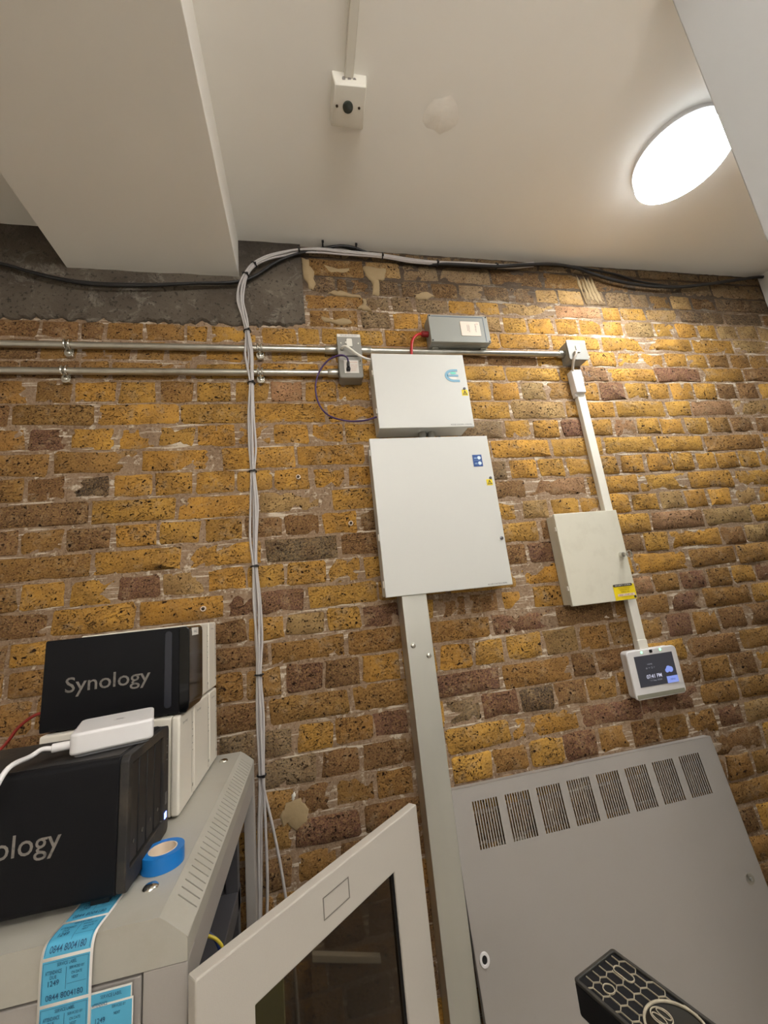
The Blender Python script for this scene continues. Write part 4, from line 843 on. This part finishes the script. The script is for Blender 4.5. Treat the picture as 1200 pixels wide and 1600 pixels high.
m = MB(); m.box(-.150, -.094, 1.0, 1.012, FLOOR, -.60)
tag(m.build('board', mat('olive_board', (206, 206, 128), .6), bevel=.001), 'narrow olive board standing between the rack and the wall behind the tinted glass', 'board')
m = MB(); m.prism([(-.044, -.799), (.117, -.838), (.117, -.823), (-.044, -.782)], 'y', 1.185, 1.1985)  # solid strip added in place of a reflection in the door glass
tag(m.build('strip', PVC, bevel=.002), 'long pale strip standing in for a reflection in the tinted glass', 'strip')
m = MB(); m.box(.158, .167, 1.183, 1.1985, -.850, -.833)  # short end piece of the same stand-in reflection
tag(m.build('strip', PVCW, bevel=.002), 'short white piece right of the long pale strip, standing in for the same reflection', 'strip')

# ================================================================== LEANING PANEL
s_ = .15; ln = math.sqrt(1 + s_ * s_)
PO = Vector((.334, 1.170, -.500)); PD = Vector((0, -s_, -1)) / ln; PN = Vector((0, -1, s_)) / ln
PM = Matrix(((1, 0, -PD.x, PO.x), (0, -PN.y, -PD.y, PO.y), (0, -PN.z, -PD.z, PO.z), (0, 0, 0, 1)))   # local x across, -y outwards, z up the sheet
pw, ph = .858, 1.055
t = thing('side_panel', 'large grey metal panel with a row of slotted vents leaning against the brick wall', 'panel', (PO.x + pw / 2, 1.02, FLOOR))
m = MB(PM); va, vb = -.140, -.035
xs = [0.0]; vx = .060
holes = []
for k in range(8):
    x = vx + k * .0946
    for j in range(10):
        a = x + j * .00745; holes.append((a, a + .0045)); xs += [a, a + .0045]
xs.append(pw)
th = .0015
for z0, z1 in ((-ph, va), (vb, 0)):
    m.box(0, pw, 0, th, z0, z1)
prev = 0.0
for a, b in holes + [(pw, pw)]:
    m.box(prev, a, 0, th, va, vb); prev = b
m.box(0, pw, 0, .0245, -.0015, 0).box(0, .0015, 0, .018, -ph, 0).box(pw - .0015, pw, 0, .018, -ph, 0).box(0, pw, 0, .018, -ph, -ph + .0015)
m.box(0, pw, .0230, .0245, -.012, 0)
m.build('sheet', RACK, t, smooth=False)
m = MB(PM); m.ring(circ(.022, -.344, .0125, 24, .0150), circ(.022, -.344, .0065, 24, .0085), 'y', -.0030, .0004); m.build('latch_ring', PVCW, t, bevel=.001)
m = MB(PM); m.prism(circ(.022, -.344, .0066, 20, .0086), 'y', -.0006, .0004); m.build('latch_hole', DARK, t)
m = MB(PM); m.tube([(.812, .0004, -.343), (.812, -.0012, -.343), (.812, -.003, -.343), (.812, -.0035, -.343)], [.0135, .0130, .0100, .006], 24); m.build('latch', CHROME, t)
m = MB(PM); m.prism(circ(.812, -.343, .0042, 14), 'y', -.0055, -.003); m.build('latch_centre', GREYBOX, t)

# ================================================================== STORAGE BOXES ON THE LID
# large black four-tray unit
t = thing('storage_unit', 'large black storage box with four drive trays, nearest on the rack lid', 'storage box', (-.36, .70, ZT))
bx0, bx1, by0, by1, bz0, bz1 = -.475, -.246, .6185, .772, ZT + .008, -.152
m = MB(); m.prism(rrect(by0, by1, bz0, bz1, .007, 4), 'x', bx0, bx1); body = m.build('body', BLACKM, t, bevel=.0015)
m = MB(); m.box(bx0 + .004, bx1 - .004, by0 + .010, by1 - .006, bz1 - .0005, bz1 + .0006); m.build('dusty_top', BLACKD, body, smooth=False)
fx = bx1
m = MB(); m.ring(rrect(by0 + .001, by1 - .001, bz0, bz1, .008, 4), rrect(by0 + .013, by0 + .128, bz0 + .022, bz1 - .012, .002, 4), 'x', fx, fx + .0105); m.build('front_frame', BLACKD, t, bevel=.0012)
for k in range(4):
    y0 = by0 + .0145 + k * .0283
    m = MB(); m.box(fx - .001, fx + .0078, y0 + .0005, y0 + .0256, bz0 + .024, bz1 - .014); tr = m.build('drive_tray', TRAY, t, bevel=.0012)
    m = MB(); m.tube([(fx + .0078, y0 + .013, bz0 + .045), (fx + .0083, y0 + .013, bz0 + .045)], .0026, 10); m.build('tray_lock', BLACKG, tr)
m = MB(); m.box(fx + .0105, fx + .0112, by1 - .018, by1 - .010, bz0 + .022, bz0 + .030); m.build('power_light', emit('blue_led', (.12, .2, 1), 4.0), t)
m = MB()
for z in (-.172, -.182, -.192, -.202): m.box(fx + .0103, fx + .0109, by1 - .012, by1 - .008, z, z + .0015)
m.box(fx + .0103, fx + .0112, by1 - .016, by1 - .009, -.262, -.246)
m.build('front_marks', mat('grey_marks', (92, 90, 88), .5), t)
for x in (bx0 + .02, bx1 - .03):
  for y in (by0 + .01, by1 - .022):
    m = MB(); m.box(x, x + .02, y, y + .014, ZT + .0003, bz0 + .001)
    m.build('foot', CABLEK, t, smooth=False)
text('lettering', 'Synology', .114, .031, (-.420, by0, -.2475), WORN, t, depth=.0006, bold=.004)

# black two-bay unit on the upper row
t = thing('storage_unit', 'slim black storage box with a full worn logo, upright on the upper row', 'storage box', (-.34, .88, -.152))
ux0, ux1, uy0, uy1, uz0, uz1 = -.457, -.2215, .833, .929, -.1495, .0005
m = MB(); m.prism(rrect(uy0, uy1, uz0, uz1, .004, 3), 'x', ux0, ux1 - .018); m.build('body', BLACKM, t, bevel=.0015)
m = MB(); m.prism([(ux1 - .018, uz0), (ux1 - .006, uz0), (ux1 - .001, uz0 + .008), (ux1, uz0 + .02), (ux1, uz1 - .012), (ux1 - .001, uz1 - .004), (ux1 - .006, uz1), (ux1 - .018, uz1)], 'y', uy0, uy1)
m.build('front_cover', BLACKG, t, bevel=.0015)
m = MB(); m.prism(rrect(ux1 - .042, ux1 - .030, uz0 + .012, uz1 - .006, .0055, 5), 'y', uy0 - .0012, uy0 + .001); m.build('side_groove', mat('charcoal_plastic', (44, 46, 54), .35), t, bevel=.001)
m = MB(); m.box(ux1 - .001, ux1 + .0006, uy0 + .018, uy0 + .060, uz1 - .018, uz1 - .004); lb = m.build('label_plate', PAPER, t)
text('lettering', 'NAS2', .024, .005, (ux1 + .0006, uy0 + .026, uz1 - .0135), INK, lb, right=(0, 1, 0), up=(0, 0, 1), depth=.0004)
for x in (ux0 + .02, ux1 - .04):
    m = MB(); m.box(x, x + .016, uy0 + .01, uy1 - .01, -.1520, uz0 + .001)
    m.build('foot', CABLEK, t, smooth=False)
text('lettering', 'Synology', .135, .033, (-.4215, uy0, -.0975), WORN, t, depth=.0006, bold=.006)

def white_unit(label, y0, y1, z0, z1, fx=-.2345, feet=True):
    t = thing('storage_unit', label, 'storage box', (fx - .11, (y0 + y1) / 2, z0), 'white storage boxes stacked on the rack')
    m = MB(); m.prism(rrect(y0 + .001, y1 - .001, z0 + .004, z1, .004, 3), 'x', fx - .215, fx - .014); m.build('body', NASW, t, bevel=.0012)
    m = MB(); m.prism(rrect(y0 + .0005, y1 - .0005, z0 + .004, z1, .005, 4), 'x', fx - .0135, fx); m.build('front_cover', NASW, t, bevel=.0035, segs=3)
    m = MB(); m.box(fx - .0005, fx + .0004, y1 - .0145, y1 - .0137, z0 + .012, z1 - .008); m.build('cover_seam', mat('seam_grey', (150, 144, 132), .6), t)
    m = MB()
    for k in range(5): m.box(fx - .0004, fx + .0004, y1 - .011, y1 - .007, z1 - .030 - k * .012, z1 - .0285 - k * .012)
    m.box(fx - .0004, fx + .0005, y1 - .0115, y1 - .0065, z0 + .020, z0 + .025)
    m.build('light_marks', mat('seam_grey', (150, 144, 132), .6), t)
    text('lettering', 'Synology', .030, .0052, (fx + .0002, y0 + .018, z1 - .018), INKG, t, right=(0, 1, 0), up=(0, 0, 1), depth=.0005)
    if feet:
        for x in (fx - .20, fx - .030):
            m = MB(); m.box(x, x + .016, y0 + .012, y1 - .012, z0 + .0003, z0 + .0045)
            m.build('foot', CABLEK, t, smooth=False)
white_unit('white storage box in the lower row right behind the large black one', .822, .914, ZT, -.1520)
white_unit('white storage box in the middle of the lower row', .917, 1.041, ZT, -.1520)
white_unit('white storage box at the far end of the lower row, nearest the brick', 1.044, 1.116, ZT, -.1520)
white_unit('white storage box in the upper row right behind the slim black one', .932, 1.037, -.1520, .0030)
white_unit('white storage box at the far end of the upper row, nearest the brick', 1.040, 1.117, -.1520, .0035)

# white desktop unit with its lead, lying askew on the large black box
ang = math.radians(18.5); AM = Matrix.Translation((-.3155, .640, -.1510)) @ Matrix.Rotation(ang, 4, 'Z')
t = thing('network_unit', 'small white box-shaped network unit lying askew on the large black storage box', 'network device', (-.28, .70, -.1508))
m = MB(AM); m.prism(rrect(0, .0955, 0, .1060, .009, 5), 'z', .0035, .0300); m.build('housing', PVCW, t, bevel=.0035, segs=3)
m = MB(AM); m.prism(rrect(.005, .0905, .005, .1010, .008, 4), 'z', .0003, .0040); m.build('base_plate', mat('mid_grey_base', (120, 120, 122), .5), t)
m = MB(AM); m.prism(circ(.052, .048, .0075, 24), 'z', .0298, .0303); m.build('top_mark', mat('embossed_white', (212, 206, 204), .5), t)
m = MB(AM); m.box(.0475, .0565, .047, .050, .0302, .0306); m.build('top_light', mat('soft_grey_mark', (150, 148, 150), .5), t)
p = AM @ Vector((0, .018, .0150))
m = MB(); q = AM @ Vector((-.020, .018, .0150)); m.tube([p, q], .0056, 12)
cab = [q, AM @ Vector((-.030, .018, .0165)), AM @ Vector((-.040, .012, .012)), Vector((-.357, .60, -.139)), Vector((-.362, .585, -.160)), Vector((-.372, .575, -.19)), Vector((-.40, .565, -.25)), Vector((-.44, .56, -.34)), Vector((-.47, .555, -.5))]
m2 = MB(); m2.tube(smooth_path(cab, 6), .0030, 10)
t2 = thing('power_lead', 'white lead with its plug, arching from the white network unit down to the left', 'cable', q)
m.build('plug', PVCW, t2, bevel=.001); m2.build('lead', PVCW, t2)
cable('red_cable', 'red cable at the left edge behind the black storage boxes', [(-.85, 1.02, -.36), (-.70, 1.0, -.27), (-.613, 1.0, -.197), (-.583, 1.0, -.159), (-.548, 1.0, -.140), (-.50, 1.0, -.150), (-.46, 1.0, -.20), (-.45, 1.0, -.28)], .0032, mat('dull_red_sheath', (150, 44, 34), .45))

# roll of blue tape
t = thing('tape_roll', 'small roll of blue tape lying on the rack lid', 'tape', (-.2165, .690, ZT))
c = (-.2165, .690)
def annulus(r0, r1, z0, z1, M, name):
    m = MB(); m.ring(circ(c[0], c[1], r1, 48), circ(c[0], c[1], r0, 48), 'z', z0, z1); m.build(name, M, t, angle=50)
annulus(.0178, .0268, ZT + .0004, ZT + .0190, TAPEB, 'tape'); annulus(.0165, .0180, ZT + .0002, ZT + .0192, mat('card_core', (226, 206, 182), .7), 'core')

# ================================================================== STICKERS
path = [(.652, ZT + .0006), (.625, ZT + .0008), (.604, ZT + .0012), (.590, ZT + .0020), (.5785, ZT + .0010), (.5735, ZT - .0050), (.5725, ZT - .0150), (.5725, ZT - .035), (.5735, ZT - .06), (.5745, ZT - .10), (.5750, ZT - .15)]
PS = smooth_path([(0, a, b) for a, b in path], 6)
LEN = [0]
for a, b in zip(PS, PS[1:]): LEN.append(LEN[-1] + (b - a).length)
def onpath(s, x, off):
    s = max(0, min(s, LEN[-1] - 1e-5)); i = max(k for k in range(len(LEN)) if LEN[k] <= s); i = min(i, len(PS) - 2)
    f = (s - LEN[i]) / (LEN[i + 1] - LEN[i]); p = PS[i].lerp(PS[i + 1], f); d = (PS[i + 1] - PS[i]).normalized()
    nrm = Vector((0, d.z, -d.y)); nrm = nrm if nrm.z - nrm.y > 0 else -nrm
    return Vector((x, p.y, p.z)) + nrm * off
def ribbon(m, s0, s1, x0, x1, off, n=24):
    sk = lambda s: -.0035 * max(0, 1 - s / .09)
    a = [(m.v(onpath(s0 + (s1 - s0) * k / n, x0 - sk(s0 + (s1 - s0) * k / n), off)), m.v(onpath(s0 + (s1 - s0) * k / n, x1 - sk(s0 + (s1 - s0) * k / n), off))) for k in range(n + 1)]
    for (p, q), (r, w_) in zip(a, a[1:]): m.bm.faces.new((p, q, w_, r))
t = thing('sticker_strip', 'long strip of pale blue service stickers draped over the front edge of the rack lid', 'stickers', (-.27, .60, -.42))
m = MB(); ribbon(m, 0, LEN[-1], -.2955, -.2465, 0, 60); b_ = m.build('backing', PAPER, t); b_.modifiers.new('sheet', 'SOLIDIFY').thickness = .0003
starts = [.0085, .0490, .0885, .1280, .1675]
for i, s0 in enumerate(starts):
    m = MB(); ribbon(m, s0, s0 + .0365, -.2930, -.2490, .0005); st = m.build('sticker', STICK, t)
    wp = lambda a, b, s0=s0: onpath(s0 + .0365 - b, -.2930 + a - (-.0035 * max(0, 1 - (s0 + .0365 - b) / .09)), .0012)
    for body, w, h, ax, bz in (('0844 8004180', .034, .0052, .005, .0030), ('1249', .010, .0048, .0065, .0150), ('DUE', .006, .0030, .0080, .0210), ('ATTENDANCE', .015, .0034, .0035, .0250), ('SERVICE LABEL', .018, .0030, .014, .0310), ('SERVICED BY', .014, .0024, .0255, .0262), ('ON DATE', .010, .0024, .0275, .0216), ('NEXT', .006, .0024, .0280, .0176)):
        text('lettering', body, w, h, (0, 0, 0), STINK, st, warp=lambda a, b, ax=ax, bz=bz, wp=wp: wp(a + ax, b + bz), bold=.01)
    m = MB()
    for a0, a1, b0, b1 in ((.0225, .0229, .0100, .0290), (.0240, .0415, .0140, .0143), (.0010, .0014, .0015, .0350), (.0426, .0430, .0015, .0350), (.001, .043, .0350, .0353)):
        k = 8; g_ = [(m.v(wp(a0, b0 + (b1 - b0) * j / k)), m.v(wp(a1, b0 + (b1 - b0) * j / k))) for j in range(k + 1)]
        for (p, q), (r, w_) in zip(g_, g_[1:]): m.bm.faces.new((p, q, w_, r))
    m.build('ruled_lines', STINK, st)
t = thing('sticker_pad', 'short pale blue sticker sheet hanging right of the long strip, on the rack front', 'stickers', (-.228, .574, -.46))
for k, (dx, dy, z1) in enumerate(((0, 0, -.3610), (.0022, -.0018, -.3715))):
    m = MB(); m.box(-.2480 + dx, -.2085 + dx, .5745 + dy, .5752 + dy, z1 - .075, z1); m.build('backing', PAPER, t)
    m = MB(); m.box(-.2475 + dx, -.2095 + dx, .5738 + dy, .5744 + dy, z1 - .036, z1 - .0015); m.build('sticker', STICK, t)
for body, w, h, ax, bz in (('0844 8004180', .030, .0050, -.2425, -.3990), ('1249', .009, .0045, -.2410, -.3860), ('SERVICE LABEL', .020, .0030, -.2370, -.3660), ('ATTENDANCE', .014, .0032, -.2445, -.3720), ('SERVICED BY', .013, .0024, -.2260, -.3760), ('NEXT', .006, .0024, -.2240, -.3820)):
    text('lettering', body, w, h, (ax, .5718, bz), STINK, t, depth=.0003, bold=.01)

# ================================================================== BLACK HONEYCOMB DEVICE, LOWER RIGHT
uu = Vector((.9592, .2826, 0)); vv = Vector((.2826, -.9592, 0))
BO = Vector((.2775, .5425, -.450))
BM_ = Matrix(((uu.x, vv.x, 0, BO.x), (uu.y, vv.y, 0, BO.y), (0, 0, 1, BO.z), (0, 0, 0, 1)))    # local x across, y along towards the camera, z up
t = thing('honeycomb_device', 'black plastic device with a pale-edged honeycomb top and a round emblem, lower right corner', 'device', tuple(BO + uu * .037 + vv * .1 - Vector((0, 0, 1.1))))
bw, bl, bh = .0740, .2000, .0350
m = MB(BM_); m.prism(rrect(0, bw, 0, bl, .0040, 4), 'z', -bh, -.0015); m.build('housing', BLACKM, t, bevel=.003, segs=3)
m = MB(BM_); m.ring(rrect(0, bw, 0, bl, .0040, 4), rrect(.0042, bw - .0042, .0042, bl - .0042, .0015, 4), 'z', -.0025, .0006); m.build('rim', mat('worn_black_rim', (44, 42, 38), .45, dirt=.3, dirtcol=(92, 84, 70), dscale=60), t, bevel=.0008)
RIDGE = mat('scuffed_pale_ridge', (168, 158, 136), .45, grain=.25, gscale=200, dirt=.5, dirtcol=(96, 88, 74), dscale=80)
dc = (.0385, .094); dr = .0310
m = MB(BM_); hw, hl, pt = .0060, .0100, .0036      # half width, half length, shoulder of the long cells
def inside(x, y): return .0044 < x < bw - .0044 and .0044 < y < bl - .0044 and math.hypot(x - dc[0], y - dc[1]) > dr
segs = set()
def cell(cx, cy, half):
    P6 = [(cx, cy - half - pt), (cx + hw, cy - half), (cx + hw, cy + half), (cx, cy + half + pt), (cx - hw, cy + half), (cx - hw, cy - half)]
    for a, b in zip(P6, P6[1:] + P6[:1]):
        key = tuple(sorted(((round(a[0], 4), round(a[1], 4)), (round(b[0], 4), round(b[1], 4)))))
        segs.add(key)
pit_y = 2 * .0065 + pt
for r_ in range(-1, 14):
    for c_ in range(-1, 8):
        cx = .0095 + c_ * 2 * hw + (hw if r_ % 2 else 0); cy = .0090 + r_ * pit_y
        cell(cx, cy, .0065)
for a, b in segs:
    a, b = Vector(a), Vector(b); n = 4
    for k in range(n):
        p, q = a.lerp(b, k / n), a.lerp(b, (k + 1) / n); mid = (p + q) / 2
        if not inside(*mid): continue
        if abs(mid.x - .053) < .0062 and .014 < mid.y < .042: continue
        if math.hypot(mid.x - .0225, mid.y - .0300) < .0062: continue
        d = (q - p).normalized(); nn = Vector((-d.y, d.x)) * .00050
        lo = [m.v((*w, -.0018)) for w in (p + nn, q + nn, q - nn, p - nn)]; hi = [m.v((w[0], w[1], -.0002)) for w in (p + nn * .6, q + nn * .6, q - nn * .6, p - nn * .6)]
        m.bm.faces.new(hi)
        for i in range(4): m.bm.faces.new((lo[i], lo[(i + 1) % 4], hi[(i + 1) % 4], hi[i]))
o = m.build('honeycomb_ridges', RIDGE, t, smooth=False)
m = MB(BM_); oc = rrect(.0475, .0585, .0160, .0405, .0054, 6); ic = rrect(.0485, .0575, .0170, .0395, .0044, 6)
m.ring(oc, ic, 'z', -.0018, -.0001); m.ring(circ(.0225, .0300, .0066, 24), circ(.0225, .0300, .0056, 24), 'z', -.0018, -.0001); m.build('hole_lip', RIDGE, t)
m = MB(BM_); m.prism(ic, 'z', -.0016, -.0011); m.prism(circ(.0225, .0300, .0056, 20), 'z', -.0016, -.0011); m.build('keyhole', mat('deep_black', (4, 4, 4), .9), t)
m = MB(BM_); m.ring(circ(dc[0], dc[1], .0300, 48), circ(dc[0], dc[1], .0275, 48), 'z', -.0018, .0012); m.build('disc_ring', RIDGE, t, bevel=.0006)
m = MB(BM_); m.prism(circ(dc[0], dc[1], .0277, 48), 'z', -.0016, -.0006); disc = m.build('disc', BLACKG, t)
m = MB(BM_)
m.ring(circ(dc[0], dc[1] - .0150, .0095, 28, .0110), circ(dc[0], dc[1] - .0150, .0085, 28, .0100), 'z', -.0008, .0002)
m.ring(circ(dc[0] - .0038, dc[1] - .0150, .0036, 20, .0080), circ(dc[0] - .0038, dc[1] - .0150, .0028, 20, .0072), 'z', -.0008, .0002)
m.ring(circ(dc[0] + .0038, dc[1] - .0150, .0036, 20, .0080), circ(dc[0] + .0038, dc[1] - .0150, .0028, 20, .0072), 'z', -.0008, .0002)
m.build('emblem', RIDGE, disc)
# the stand that carries it, below the picture
m = MB(BM_); m.cyl((.037, .12, -1.095), (.037, .12, -bh), .012, 20); m.build('stand_pole', CABLEK, t)
m = MB(BM_); m.cyl((.037, .12, -1.10), (.037, .12, -1.085), .11, 36); m.build('stand_base', CABLEK, t)
